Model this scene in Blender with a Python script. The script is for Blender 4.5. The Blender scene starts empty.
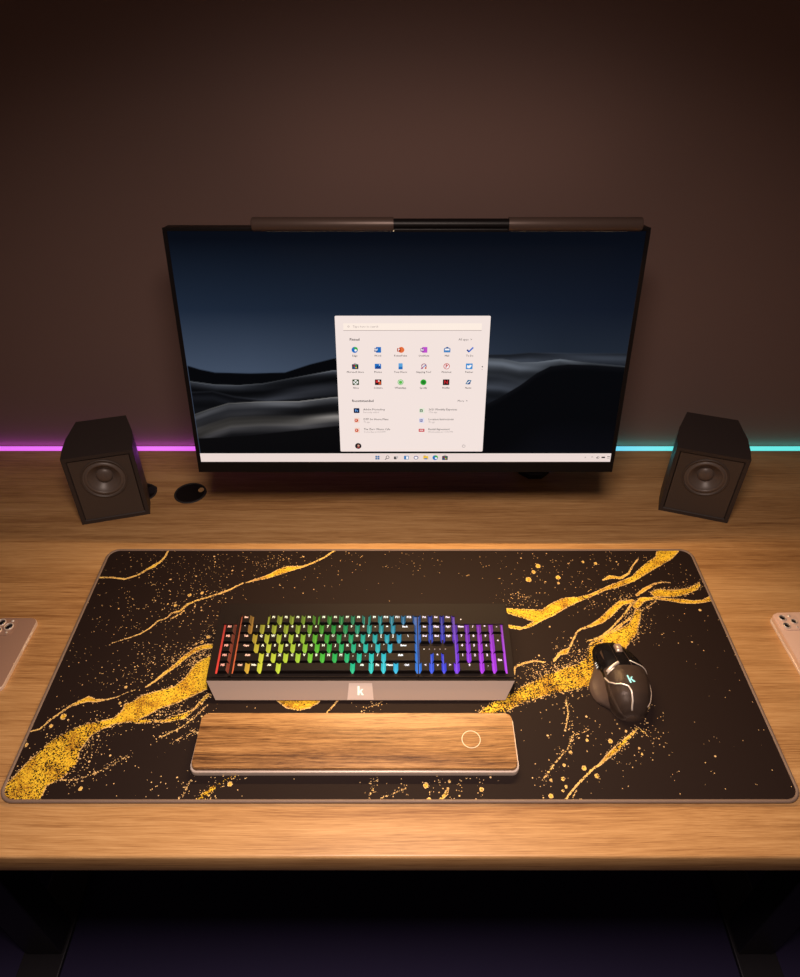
import bpy, bmesh, math, random
import numpy as np
from mathutils import Vector, Matrix, noise
R = math.radians
scene = bpy.context.scene
COL = scene.collection

# ------------------------------------------------------------------ camera, exposure, light
cam_data = bpy.data.cameras.new('camera')
cam_data.sensor_fit = 'HORIZONTAL'; cam_data.sensor_width = 36.0
cam_data.lens = 707.0 / 800.0 * 36.0
cam_data.clip_start = 0.02
cam = bpy.data.objects.new('camera', cam_data); COL.objects.link(cam)
cam.location = (0, 0, 0.774); cam.rotation_euler = (R(90 - 39.5), 0, 0)
scene.camera = cam
vs = scene.view_settings
vs.view_transform = 'Standard'; vs.look = 'None'; vs.exposure = 0.0; vs.gamma = 1.0
vs.use_curve_mapping = False

world = bpy.data.worlds.new('world'); scene.world = world; world.use_nodes = True
bg = world.node_tree.nodes['Background']
bg.inputs[0].default_value = (1.0, 0.68, 0.58, 1); bg.inputs[1].default_value = 0.047

def area_light(name, loc, target, sx, sy, power, color, spread=180):
    l = bpy.data.lights.new(name, 'AREA'); l.shape = 'RECTANGLE'; l.size = sx; l.size_y = sy
    l.energy = power; l.color = color; l.spread = R(spread)
    o = bpy.data.objects.new(name, l); COL.objects.link(o); o.location = loc
    o.rotation_euler = (Vector(target) - Vector(loc)).to_track_quat('-Z', 'Y').to_euler()
    return o
# warm pendant above the desk's front half
area_light('pendant_light', (0.0, 0.13, 1.08), (0.0, 0.33, 0.0), 0.30, 0.20, 6.0, (1.0, 0.785, 0.68), 114)
# the lamp strip of the monitor's light bar
area_light('light_bar_light', (0.058, 0.879, 0.4575), (0.058, 0.40, 0.0), 0.44, 0.008, 3.1, (1.0, 0.62, 0.28), 150)
# the light bar's rear glow on the wall
area_light('light_bar_rear_light', (0.058, 0.925, 0.474), (0.058, 1.064, 0.66), 0.46, 0.010, 0.068, (1.0, 0.66, 0.52), 180)

# the light thrown up the wall by the coloured strip behind the desk
for x_, sx_, c_, p_ in ((-.62, .60, (.62, .08, 1.0), .056), (-.12, .40, (.50, .12, 1.0), .038), (.20, .22, (.22, .22, 1.0), .022), (.62, .60, (.05, .75, .70), .044)):
    area_light('strip_glow_light', (x_, 1.0575, .0002), (x_, 1.066, .05), sx_, .006, p_, c_, 180)

# ------------------------------------------------------------------ helpers
def srgb(r, g, b):
    f = lambda c: (c / 255 / 12.92) if c / 255 <= 0.04045 else ((c / 255 + 0.055) / 1.055) ** 2.4
    return (f(r), f(g), f(b))

def material(name, color=(.5, .5, .5), rough=.5, metal=0.0, emit=None, strength=1.0, spec=.5, coat=0.0):
    m = bpy.data.materials.new(name); m.use_nodes = True
    b = m.node_tree.nodes['Principled BSDF']
    b.inputs['Base Color'].default_value = (*color, 1); b.inputs['Roughness'].default_value = rough
    b.inputs['Metallic'].default_value = metal; b.inputs['Specular IOR Level'].default_value = spec
    b.inputs['Coat Weight'].default_value = coat
    if emit:
        b.inputs['Emission Color'].default_value = (*emit, 1); b.inputs['Emission Strength'].default_value = strength
    return m

def nodes_of(m):
    nt = m.node_tree
    return nt, nt.nodes, nt.links, nt.nodes['Principled BSDF']

def glow_material(name, strength, base=(.01, .01, .01), rough=.35):
    """emits its own colour, read from the mesh's colour attribute"""
    m = material(name, base, rough)
    nt, N, L, b = nodes_of(m)
    a = N.new('ShaderNodeAttribute'); a.attribute_name = 'glow'
    b.inputs['Specular IOR Level'].default_value = .25; L.new(a.outputs['Color'], b.inputs['Emission Color']); b.inputs['Emission Strength'].default_value = strength
    return m

def obj(name, data, parent=None, mats=None, smooth=False):
    if isinstance(data, bmesh.types.BMesh):
        me = bpy.data.meshes.new(name)
        bmesh.ops.recalc_face_normals(data, faces=data.faces) if not getattr(data, 'flat', False) else None
        data.to_mesh(me); data.free()
    else: me = data
    if mats:
        for m in (mats if isinstance(mats, (list, tuple)) else [mats]): me.materials.append(m)
    if smooth:
        for p in me.polygons: p.use_smooth = True
    o = bpy.data.objects.new(name, me); COL.objects.link(o)
    if parent: o.parent = parent
    return o

def smooth_by_angle(o, ang=35):
    me = o.data
    for p in me.polygons: p.use_smooth = True
    try: me.set_sharp_from_angle(angle=R(ang))
    except Exception: pass
    return o

def thing(name, label, cat, loc=(0, 0, 0), rot=(0, 0, 0), group=None):
    o = bpy.data.objects.new(name, None); COL.objects.link(o); o.empty_display_size = .02
    o.location = loc; o.rotation_euler = rot; o['label'] = label; o['category'] = cat
    if group: o['group'] = group
    return o

def box(bm, lo, hi, mat=0, bevel=0, seg=2):
    r = bmesh.ops.create_cube(bm, size=1)
    vs_ = r['verts']
    for v in vs_:
        v.co = Vector([(lo[i] + hi[i]) / 2 + v.co[i] * (hi[i] - lo[i]) for i in range(3)])
    fs = list({f for v in vs_ for f in v.link_faces})
    for f in fs: f.material_index = mat
    if bevel:
        es = list({e for v in vs_ for e in v.link_edges})
        bmesh.ops.bevel(bm, geom=es, offset=bevel, segments=seg, affect='EDGES', profile=.5)
    return vs_

def round_rect(w, h, r, n=8, cx=0, cy=0):
    pts = []
    for (sx, sy, a0) in ((1, 1, 0), (-1, 1, 90), (-1, -1, 180), (1, -1, 270)):
        for i in range(n + 1):
            a = R(a0 + 90 * i / n)
            pts.append((cx + sx * (w / 2 - r) + r * math.cos(a), cy + sy * (h / 2 - r) + r * math.sin(a)))
    return pts

def prism(bm, pts, z0, z1, mat=0, bevel=0, seg=2, top_mat=None):
    """extrude an xy outline from z0 to z1"""
    a = [bm.verts.new((x, y, z0)) for x, y in pts]; b = [bm.verts.new((x, y, z1)) for x, y in pts]
    n = len(pts); fs = []
    for i in range(n):
        fs.append(bm.faces.new((a[i], a[(i + 1) % n], b[(i + 1) % n], b[i])))
    fb = bm.faces.new(a[::-1]); ft = bm.faces.new(b); fs += [fb, ft]
    for f in fs: f.material_index = mat
    if top_mat is not None: ft.material_index = top_mat
    if bevel:
        bmesh.ops.bevel(bm, geom=list(ft.edges), offset=bevel, segments=seg, affect='EDGES', profile=.5)
    return a + b

def tube(bm, path, r, n=10, closed=False, mat=0, cap=True, squash=1.0):
    """sweep a circle along a path; r is a number or a list"""
    P = [Vector(p) for p in path]; m = len(P); rings = []
    for i, p in enumerate(P):
        if closed: t = P[(i + 1) % m] - P[i - 1]
        else: t = P[min(i + 1, m - 1)] - P[max(i - 1, 0)]
        t.normalize()
        up = Vector((0, 0, 1)) if abs(t.z) < .9 else Vector((0, 1, 0))
        s = t.cross(up).normalized(); u = s.cross(t).normalized()
        rr = r[i] if isinstance(r, (list, tuple)) else r
        rings.append([bm.verts.new(p + s * rr * math.cos(2 * math.pi * k / n) + u * rr * squash * math.sin(2 * math.pi * k / n)) for k in range(n)])
    for i in range(m if closed else m - 1):
        A, B = rings[i], rings[(i + 1) % m]
        for k in range(n):
            f = bm.faces.new((A[k], A[(k + 1) % n], B[(k + 1) % n], B[k])); f.material_index = mat; f.smooth = True
    if not closed and cap:
        bm.faces.new(rings[0][::-1]).material_index = mat; bm.faces.new(rings[-1]).material_index = mat

def lathe(bm, prof, n=32, mat=0, M=Matrix()):
    """revolve (r, z) pairs about z"""
    rings = []
    for r, z in prof:
        if r < 1e-7: rings.append([bm.verts.new(M @ Vector((0, 0, z)))])
        else: rings.append([bm.verts.new(M @ Vector((r * math.cos(2 * math.pi * k / n), r * math.sin(2 * math.pi * k / n), z))) for k in range(n)])
    for A, B in zip(rings, rings[1:]):
        for k in range(n):
            q = [A[k % len(A)], A[(k + 1) % len(A)], B[(k + 1) % len(B)], B[k % len(B)]]
            q2 = []
            for v in q:
                if v not in q2: q2.append(v)
            if len(q2) > 2:
                f = bm.faces.new(q2); f.material_index = mat; f.smooth = True

def text_mesh(body, size, align='CENTER', bold=0.0, M=Matrix(), res=2):
    c = bpy.data.curves.new('t', 'FONT'); c.body = body; c.size = size; c.align_x = align; c.align_y = 'CENTER'
    c.offset = bold; c.resolution_u = res
    o = bpy.data.objects.new('t', c); COL.objects.link(o)
    dg = bpy.context.evaluated_depsgraph_get(); dg.update()
    me = bpy.data.meshes.new_from_object(o.evaluated_get(dg))
    bpy.data.objects.remove(o); bpy.data.curves.remove(c)
    me.transform(M)
    return me

def paint(me, rgb):
    a = me.color_attributes.new('glow', 'FLOAT_COLOR', 'CORNER')
    a.data.foreach_set('color', np.tile(np.array([*rgb, 1.0], dtype=np.float32), len(me.loops)))
    return me

class Flat:
    """flat coloured shapes on a screen, in the xz plane facing -y; each shape keeps its colour"""
    def __init__(s): s.v = []; s.f = []; s.c = []
    def poly(s, pts, rgb, d=0.0):
        n = len(s.v); s.v += [(x, -d, z) for x, z in pts]; s.f.append(list(range(n, n + len(pts)))); s.c.append(rgb)
    def rect(s, x, z, w, h, rgb, d=0.0, r=None):
        if r: s.poly(round_rect(w, h, r, 4, x, z), rgb, d)
        else: s.poly([(x - w/2, z - h/2), (x + w/2, z - h/2), (x + w/2, z + h/2), (x - w/2, z + h/2)], rgb, d)
    def disc(s, x, z, r, rgb, d=0.0, n=20, a0=0, a1=360, sq=1):
        p = [(x + r * math.cos(R(a0 + (a1 - a0) * i / n)), z + sq * r * math.sin(R(a0 + (a1 - a0) * i / n))) for i in range(n if a1 - a0 >= 360 else n + 1)]
        s.poly(p, rgb, d)
    def ring(s, x, z, r, w, rgb, d=0.0, n=20, a0=0, a1=360):
        for i in range(n):
            a, b = R(a0 + (a1 - a0) * i / n), R(a0 + (a1 - a0) * (i + 1) / n)
            s.poly([(x + q * math.cos(t), z + q * math.sin(t)) for q, t in ((r, a), (r, b), (r - w, b), (r - w, a))], rgb, d)
    def line(s, x0, z0, x1, z1, w, rgb, d=0.0):
        dx, dz = x1 - x0, z1 - z0; l = math.hypot(dx, dz); nx, nz = -dz / l * w / 2, dx / l * w / 2
        s.poly([(x0 + nx, z0 + nz), (x1 + nx, z1 + nz), (x1 - nx, z1 - nz), (x0 - nx, z0 - nz)], rgb, d)
    def text(s, body, x, z, size, rgb, align='LEFT', bold=0.0, d=0.0):
        me = text_mesh(body, size, align, bold, res=1)
        n = len(s.v); s.v += [(x + v.co.x, -d, z + v.co.y) for v in me.vertices]
        for p in me.polygons: s.f.append([n + i for i in p.vertices]); s.c.append(rgb)
        bpy.data.meshes.remove(me)
    def build(s, name, mat, parent, loc=(0, 0, 0)):
        me = bpy.data.meshes.new(name); me.from_pydata(s.v, [], s.f)
        a = me.color_attributes.new('glow', 'FLOAT_COLOR', 'CORNER')
        cols = [c for f, c in zip(s.f, s.c) for _ in f]
        k = 0
        for p, c in zip(me.polygons, s.c):
            for li in p.loop_indices: a.data[li].color = (*c, 1)
        me.update()
        o = obj(name, me, parent, mat); o.location = loc
        return o

# ------------------------------------------------------------------ materials
def wood_material(name, dark, mid, light, scale=1.0, rough=.42, bump=.15, contrast=1.0, spec=.5):
    m = material(name, mid, rough, spec=spec)
    nt, N, L, b = nodes_of(m)
    tc = N.new('ShaderNodeTexCoord')
    warp = N.new('ShaderNodeTexNoise'); warp.inputs['Scale'].default_value = 3.0 * scale; warp.inputs['Detail'].default_value = 3
    mpw = N.new('ShaderNodeMapping'); mpw.inputs['Scale'].default_value = (.35, 1, 1)
    L.new(tc.outputs['Object'], mpw.inputs['Vector']); L.new(mpw.outputs[0], warp.inputs['Vector'])
    addv = N.new('ShaderNodeMixRGB'); addv.blend_type = 'ADD'; addv.inputs[0].default_value = .035 / scale
    L.new(tc.outputs['Object'], addv.inputs[1]); L.new(warp.outputs['Color'], addv.inputs[2])
    def grain(sx, sy, det, ro):
        mp = N.new('ShaderNodeMapping'); mp.inputs['Scale'].default_value = (sx * scale, sy * scale, sy * scale)
        n = N.new('ShaderNodeTexNoise'); n.inputs['Scale'].default_value = 1.0; n.inputs['Detail'].default_value = det; n.inputs['Roughness'].default_value = ro
        L.new(addv.outputs[0], mp.inputs['Vector']); L.new(mp.outputs[0], n.inputs['Vector'])
        return n
    broad = grain(1.3, 20, 4, .6); fine = grain(4, 190, 5, .7); pore = grain(22, 900, 3, .7)
    mx = N.new('ShaderNodeMixRGB'); mx.inputs[0].default_value = .45
    L.new(broad.outputs['Fac'], mx.inputs[1]); L.new(fine.outputs['Fac'], mx.inputs[2])
    mx2 = N.new('ShaderNodeMixRGB'); mx2.inputs[0].default_value = .36
    L.new(mx.outputs[0], mx2.inputs[1]); L.new(pore.outputs['Fac'], mx2.inputs[2])
    cr = N.new('ShaderNodeValToRGB'); e = cr.color_ramp.elements
    w = .16 / contrast
    e[0].position = .5 - w; e[0].color = (*dark, 1); e[1].position = .5 + w; e[1].color = (*light, 1)
    e2 = e.new(.5); e2.color = (*mid, 1)
    L.new(mx2.outputs[0], cr.inputs[0]); L.new(cr.outputs[0], b.inputs['Base Color'])
    bp = N.new('ShaderNodeBump'); bp.inputs['Strength'].default_value = bump; bp.inputs['Distance'].default_value = .0006
    L.new(mx2.outputs[0], bp.inputs['Height']); L.new(bp.outputs[0], b.inputs['Normal'])
    return m

def speck_bump(m, scale, strength, dist=.0004):
    nt, N, L, b = nodes_of(m)
    tc = N.new('ShaderNodeTexCoord'); n = N.new('ShaderNodeTexNoise'); n.inputs['Scale'].default_value = scale; n.inputs['Detail'].default_value = 3
    bp = N.new('ShaderNodeBump'); bp.inputs['Strength'].default_value = strength; bp.inputs['Distance'].default_value = dist
    L.new(tc.outputs['Object'], n.inputs['Vector']); L.new(n.outputs['Fac'], bp.inputs['Height']); L.new(bp.outputs[0], b.inputs['Normal'])
    return m

M_WALL = speck_bump(material('brown_wall_paint', (.185, .120, .105), .85, spec=.2), 90, .15)
M_FLOOR = material('dark_carpet', (.022, .018, .05), .95, spec=.1)
M_DESK = wood_material('oak_desk', (.25, .115, .038), (.475, .262, .102), (.63, .385, .172), 1.0, .38, .12, 1.35)
M_WALNUT = wood_material('walnut_rest', (.075, .030, .010), (.30, .150, .052), (.52, .295, .115), 2.0, .38, .15, 2.0)
M_BLACK = speck_bump(material('black_satin_plastic', (.006, .0045, .0045), .4, spec=.2), 900, .08)
M_SPEAKER = speck_bump(material('speaker_black_vinyl', (.030, .022, .020), .5), 700, .12)
M_GRILLE = material('speaker_front_panel', (.058, .042, .034), .5)
M_CONE = material('speaker_cone', (.10, .075, .062), .42)
M_BARMETAL = material('dark_bronze_metal', (.095, .062, .05), .40, .3)
M_STEEL = material('black_steel', (.03, .028, .035), .4, .6)
M_RUBBER = material('black_rubber', (.015, .012, .011), .7)
M_MATEDGE = speck_bump(material('mat_stitching', (.20, .14, .11), .5), 1500, .5, .0006)
M_SILVER = material('brushed_silver_plate', (.44, .34, .285), .5, .2)
M_BADGE = material('pale_badge', (.74, .61, .54), .4, .05)
M_RIM = material('champagne_metal', (.72, .60, .52), .38, .25)
M_CHROME = material('polished_metal', (.92, .84, .76), .28, .45)
M_SCREEN = glow_material('lit_screen', 1.03, (0, 0, 0), .25); M_SCREEN.node_tree.nodes['Principled BSDF'].inputs['Specular IOR Level'].default_value = .07
M_LED = glow_material('led_diffuser', 1.0, (.5, .5, .5), .5)
M_LEGEND = glow_material('lit_legend', 1.0, (.3, .3, .3), .5)
M_PLATE = glow_material('backlit_plate', 1.0, (.02, .02, .02), .5)
M_LAMP = material('lamp_strip', (.8, .8, .8), .5, emit=(1.0, .70, .42), strength=1.5)

# ------------------------------------------------------------------ the room and the desk
def structure(o): o['kind'] = 'structure'; return o
bm = bmesh.new(); box(bm, (-1.6, 1.064, -.60), (1.6, 1.11, 1.7)); structure(obj('wall_back', bm, None, M_WALL))
bm = bmesh.new(); box(bm, (-1.6, -.9, -.65), (1.6, 1.11, -.60)); structure(obj('floor', bm, None, M_FLOOR))

DESK_F, DESK_B = .3275, 1.0500
desk = thing('desk', 'long oak wood desk against the brown wall carrying monitor, speakers and mat', 'desk', (0, .68, -.60))
bm = bmesh.new(); box(bm, (-.95, DESK_F - .68, .566), (.95, DESK_B - .68, .60), bevel=.003, seg=3)
o = smooth_by_angle(obj('desktop', bm, desk, M_DESK))
for sx in (-1, 1):
    bm = bmesh.new()
    box(bm, (sx * .60 - .03, -.26, .01), (sx * .60 + .03, -.21, .566), bevel=.002)
    obj('leg', bm, desk, M_STEEL)
    bm = bmesh.new(); box(bm, (sx * .60 - .03, .21, .01), (sx * .60 + .03, .26, .566), bevel=.002); obj('leg', bm, desk, M_STEEL)
    bm = bmesh.new(); box(bm, (sx * .60 - .035, -.32, 0), (sx * .60 + .035, .30, .01), bevel=.002); obj('foot_rail', bm, desk, M_STEEL)
bm = bmesh.new(); box(bm, (-.57, .22, .49), (.57, .25, .55)); obj('crossbar', bm, desk, M_STEEL)

# LED strip along the wall: magenta at left through violet and blue to cyan at right
def ramp(stops, x):
    if x <= stops[0][0]: return stops[0][1]
    for (a, ca), (b, cb) in zip(stops, stops[1:]):
        if x <= b:
            t = (x - a) / (b - a); return tuple(p + (q - p) * t for p, q in zip(ca, cb))
    return stops[-1][1]
LEDS = [(-1.0, srgb(222, 84, 240)), (-.30, srgb(222, 84, 240)), (0.05, srgb(150, 80, 250)), (.27, srgb(140, 160, 250)), (.38, srgb(90, 205, 245)), (.50, srgb(60, 225, 225)), (1.0, srgb(60, 225, 215))]
n = 96; V = []; Fc = []; cols = []
for i in range(n + 1):
    x = -.95 + 1.9 * i / n
    V += [(x, -.0055, -.010), (x, .0055, -.010), (x, .0055, 0), (x, -.0055, 0)]
    cols.append(ramp(LEDS, x))
for i in range(n):
    a, b = 4 * i, 4 * i + 4
    for k in range(4): Fc.append((a + k, a + (k + 1) % 4, b + (k + 1) % 4, b + k))
Fc += [(3, 2, 1, 0), (4 * n, 4 * n + 1, 4 * n + 2, 4 * n + 3)]
me = bpy.data.meshes.new('led_light_strip'); me.from_pydata(V, [], Fc)
a = me.color_attributes.new('glow', 'FLOAT_COLOR', 'POINT')
for i in range(len(V)): a.data[i].color = (*cols[i // 4], 1)
me.update()
led = obj('led_light_strip', me, None, M_LED); led.location = (0, 1.0575, -.0008)
led['label'] = 'thin glowing light strip between desk and wall, magenta on the left, cyan on the right'; led['category'] = 'light strip'
# ------------------------------------------------------------------ monitor
TILT = -R(11.08)
monitor = thing('monitor', 'large black flat monitor showing dark sand dunes and a white menu', 'monitor', (.00825, .825, .126), (TILT, 0, 0))
MW, MH = .6125, .3435
bm = bmesh.new(); box(bm, (-MW/2, .0008, 0), (MW/2, .022, MH), bevel=.0015)
box(bm, (-.17, .02, .07), (.17, .045, .27), bevel=.008)
smooth_by_angle(obj('housing', bm, monitor, M_BLACK))
# slim frame: three thin sides and a deep chin
SX0, SX1, SZ0, SZ1 = -.3008, .3008, .0165, .3393
bm = bmesh.new()
box(bm, (-MW/2, -.0012, 0), (MW/2, .001, SZ0), bevel=.0006)
box(bm, (-MW/2, -.0012, SZ1), (MW/2, .001, MH), bevel=.0006)
box(bm, (-MW/2, -.0012, SZ0), (SX0, .001, SZ1)); box(bm, (SX1, -.0012, SZ0), (MW/2, .001, SZ1))
obj('bezel', bm, monitor, M_BLACK)

# wallpaper: night sky over sand dunes
def wallpaper():
    nx, nz = 480, 270
    U, W = np.meshgrid(np.linspace(0, 1, nx + 1), np.linspace(0, 1, nz + 1), indexing='xy')
    def lin(c): return np.array(srgb(*c))
    def mix(A, B, t): return A + (B - A) * t[..., None]
    t = np.clip((W - .44) / .56, 0, 1)
    horizon = mix(lin((62, 74, 93)) + 0 * U[..., None], lin((34, 42, 54)) + 0 * U[..., None], np.clip((U - .15) / .7, 0, 1))
    midc = mix(lin((28, 39, 56)) + 0 * U[..., None], lin((17, 23, 36)) + 0 * U[..., None], np.clip(U, 0, 1))
    top = lin((7, 11, 20)) + 0 * U[..., None]
    C = np.where((t < .45)[..., None], mix(horizon, midc, np.clip(t / .45, 0, 1)), mix(midc, top, np.clip((t - .45) / .5, 0, 1)))
    rng = np.random.default_rng(3)
    ph = rng.uniform(0, 6.28, 8)
    def streak(fu, fw, k):   # soft wind ripples
        return .5 + .5 * np.sin(fu * U * 6.28 + fw * DD[0] * 6.28 + ph[k] + 2.2 * np.sin(6 * U + ph[k + 1]) + .8 * np.sin(17 * U + 9 * W))
    DD = [0]
    def layer(crest, cols, u0=0, u1=1, rip=0, k=0):
        nonlocal C
        cu = [c[0] for c in crest]; cv = [c[1] for c in crest]
        cv_i = np.interp(U, cu, cv)
        d = cv_i - W; DD[0] = d
        inside = np.clip(d / .004, 0, 1) * np.clip((U - u0) / .002, 0, 1) * np.clip((u1 - U) / .002, 0, 1)
        out = np.zeros_like(C)
        ds = [c[0] for c in cols]
        for ch in range(3): out[..., ch] = np.interp(d, ds, [srgb(*c[1])[ch] for c in cols])
        if rip: out *= (1 - rip + rip * (streak(1.1, 9, k) ** 1.6) * 1.7)[..., None] * (.75 + .5 * streak(2.2, -19, k + 2) ** 2)[..., None]
        C = C * (1 - inside[..., None]) + out * inside[..., None]
    K = (5, 6, 9)
    # left far ridge, all shadow
    layer([(0, .459), (.0286, .4416), (.062, .428), (.142, .424), (.2226, .428), (.281, .464), (.336, .49), (.45, .50), (.6, .49), (.69, .4)], [(0, K), (1, K)], 0, .69)
    layer([(0, .388), (.06, .372), (.116, .370), (.17, .378), (.233, .401), (.335, .437), (.5, .40)], [(0, (118, 122, 128)), (.006, (50, 53, 60)), (.04, (24, 26, 31)), (.075, (40, 42, 48)), (.12, (12, 13, 17)), (.2, (10, 11, 14))], 0, .69, .7, 0)
    layer([(0, .34), (.05, .345), (.10, .32), (.18, .30), (.25, .31), (.33, .33), (.5, .35)], [(0, (40, 42, 48)), (.012, (12, 13, 17)), (.1, (20, 22, 26))], 0, .69, .4, 1)
    layer([(0, .235), (.04, .262), (.083, .287), (.15, .294), (.25, .296), (.332, .315), (.5, .32)], [(0, (170, 168, 165)), (.006, (74, 75, 79)), (.035, (34, 35, 39)), (.065, (44, 44, 47)), (.09, (120, 116, 113)), (.12, (52, 51, 53)), (.15, (22, 22, 25)), (.2, (22, 22, 25))], 0, .69, .75, 3)
    layer([(0, .120), (.06, .124), (.126, .1345), (.2, .15), (.329, .178), (.5, .2)], [(0, (9, 9, 11)), (.2, K)], 0, .69)
    # right dunes
    layer([(.62, .50), (.69, .507), (.735, .508), (.78, .516), (.87, .512), (1.0, .512)], [(0, (60, 66, 76)), (.006, (34, 38, 46)), (.03, (48, 53, 62)), (.06, (30, 34, 42))], .62, 1.01, .3, 2)
    layer([(.62, .50), (.69, .49), (.72, .487), (.76, .4725), (.80, .474), (.85, .486), (.90, .474), (1.0, .455)], [(0, (104, 110, 118)), (.008, (76, 81, 89)), (.09, (52, 56, 64)), (.2, (30, 33, 40))], .62, 1.01, .6, 4)
    layer([(.60, .20), (.688, .282), (.72, .315), (.764, .37), (.80, .425), (.83, .456), (.87, .464), (.92, .462), (1.0, .452)], [(0, (12, 13, 17)), (.03, K), (.25, (5, 6, 9)), (.45, (10, 11, 17))], .60, 1.01)
    P = np.stack([SX0 + (SX1 - SX0) * U, 0 * U - .0002, SZ0 + (SZ1 - SZ0) * W], -1).reshape(-1, 3)
    idx = np.arange((nx + 1) * (nz + 1)).reshape(nz + 1, nx + 1)
    q = np.stack([idx[:-1, :-1], idx[:-1, 1:], idx[1:, 1:], idx[1:, :-1]], -1).reshape(-1, 4)
    me = grid_mesh('screen', P, q)
    a = me.color_attributes.new('glow', 'FLOAT_COLOR', 'POINT')
    a.data.foreach_set('color', np.concatenate([C.reshape(-1, 3), np.ones((len(P), 1))], 1).astype(np.float32).ravel())
    return me

def grid_mesh(name, P, q):
    me = bpy.data.meshes.new(name)
    me.vertices.add(len(P)); me.vertices.foreach_set('co', P.astype(np.float32).ravel())
    me.loops.add(q.size); me.loops.foreach_set('vertex_index', q.astype(np.int32).ravel())
    me.polygons.add(len(q)); me.polygons.foreach_set('loop_start', np.arange(0, q.size, 4, dtype=np.int32))
    me.update(calc_edges=True); me.validate()
    return me

screen = obj('screen', wallpaper(), monitor, M_SCREEN)
SO = -.00825     # screen drawings below are measured from the desk's centre line
D1, D2, D3 = .0005, .0008, .0011
WHITE = srgb(240, 224, 218); INK = srgb(34, 28, 34); GREY = srgb(165, 150, 148)
f = Flat(); f.rect(SO + .01685, .1331, .2072, .1990, WHITE, D1, .0016)
f.rect(SO + .0168, .2178, .185, .0096, srgb(250, 234, 222), D2); f.line(SO - .0758, .2130, SO + .1093, .2130, .0006, srgb(150, 132, 132), D3)
menu = f.build('start_menu', M_SCREEN, screen)
f = Flat(); f.rect(0, .0237, SX1 - SX0, .0137, srgb(232, 214, 208), D1); f.build('taskbar', M_SCREEN, screen)
def caption(name, fn):
    f = Flat(); fn(f); f.build(name, M_SCREEN, screen)
def sb_(f): f.ring(SO - .0688, .2183, .0013, .0005, GREY, D3, 10); f.text('Type here to search', SO - .0632, .2182, .0042, GREY, d=D3)
caption('search_prompt', sb_)
for t_, x_, z_, s_, b_ in (('Pinned', -.0680, .2006, .0050, .0001), ('All apps  >', .0790, .2006, .0042, 0), ('Recommended', -.0675, .1125, .0050, .0001), ('More  >', .0810, .1125, .0042, 0)):
    caption('menu_heading', lambda f: f.text(t_, SO + x_, z_, s_, INK, bold=b_, d=D3))
caption('page_dots', lambda f: (f.disc(SO + .113, .1625, .0009, INK, D3, 8), f.disc(SO + .113, .1585, .0006, GREY, D3, 8)))
caption('power_icon', lambda f: (f.ring(SO + .0926, .0426, .0024, .0006, GREY, D3, 14, 120, 420), f.line(SO + .0926, .0430, SO + .0926, .0455, .0006, GREY, D3)))
caption('tray_icon', lambda f: f.text('^', SO + .2714, .0235, .0045, INK, 'CENTER', d=D3))
caption('tray_icon', lambda f: f.disc(SO + .2815, .0230, .0024, INK, D3, 10, 45, 135))
caption('tray_icon', lambda f: (f.poly([(SO + .2895 - .002, .0235), (SO + .2895, .0258), (SO + .2895, .0222)], INK, D3), f.ring(SO + .2905, .0240, .0018, .0005, INK, D3, 8)))
caption('tray_icon', lambda f: f.rect(SO + .298, .0243, .0050, .0022, INK, D3))
caption('clock_text', lambda f: (f.rect(SO + .3055, .0255, .004, .0008, INK, D3), f.rect(SO + .3055, .0230, .004, .0008, GREY, D3)))
names = ['Edge', 'Word', 'PowerPoint', 'OneNote', 'Mail', 'To Do', 'Microsoft Store', 'Photos', 'Your Phone', 'Snipping Tool', 'Pinterest', 'Twitter', 'Xbox', 'Solitaire', 'WhatsApp', 'Spotify', 'Netflix', 'News']
IX = [-.0615, -.0303, .0008, .0325, .0640, .0950]; IZ = [.1862, .1630, .1400]
recs = [('Adobe Photoshop', 'Recently added'), ('DTP for Home Plans', '7h ago'), ('The Zero Waste Cafe', 'Yesterday at 4:24 PM'), ('2021 Monthly Expenses', '17m ago'), ('Location Instructions', '7h ago'), ('Rental Agreement', 'Wednesday at 11:30 PM')]

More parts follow.
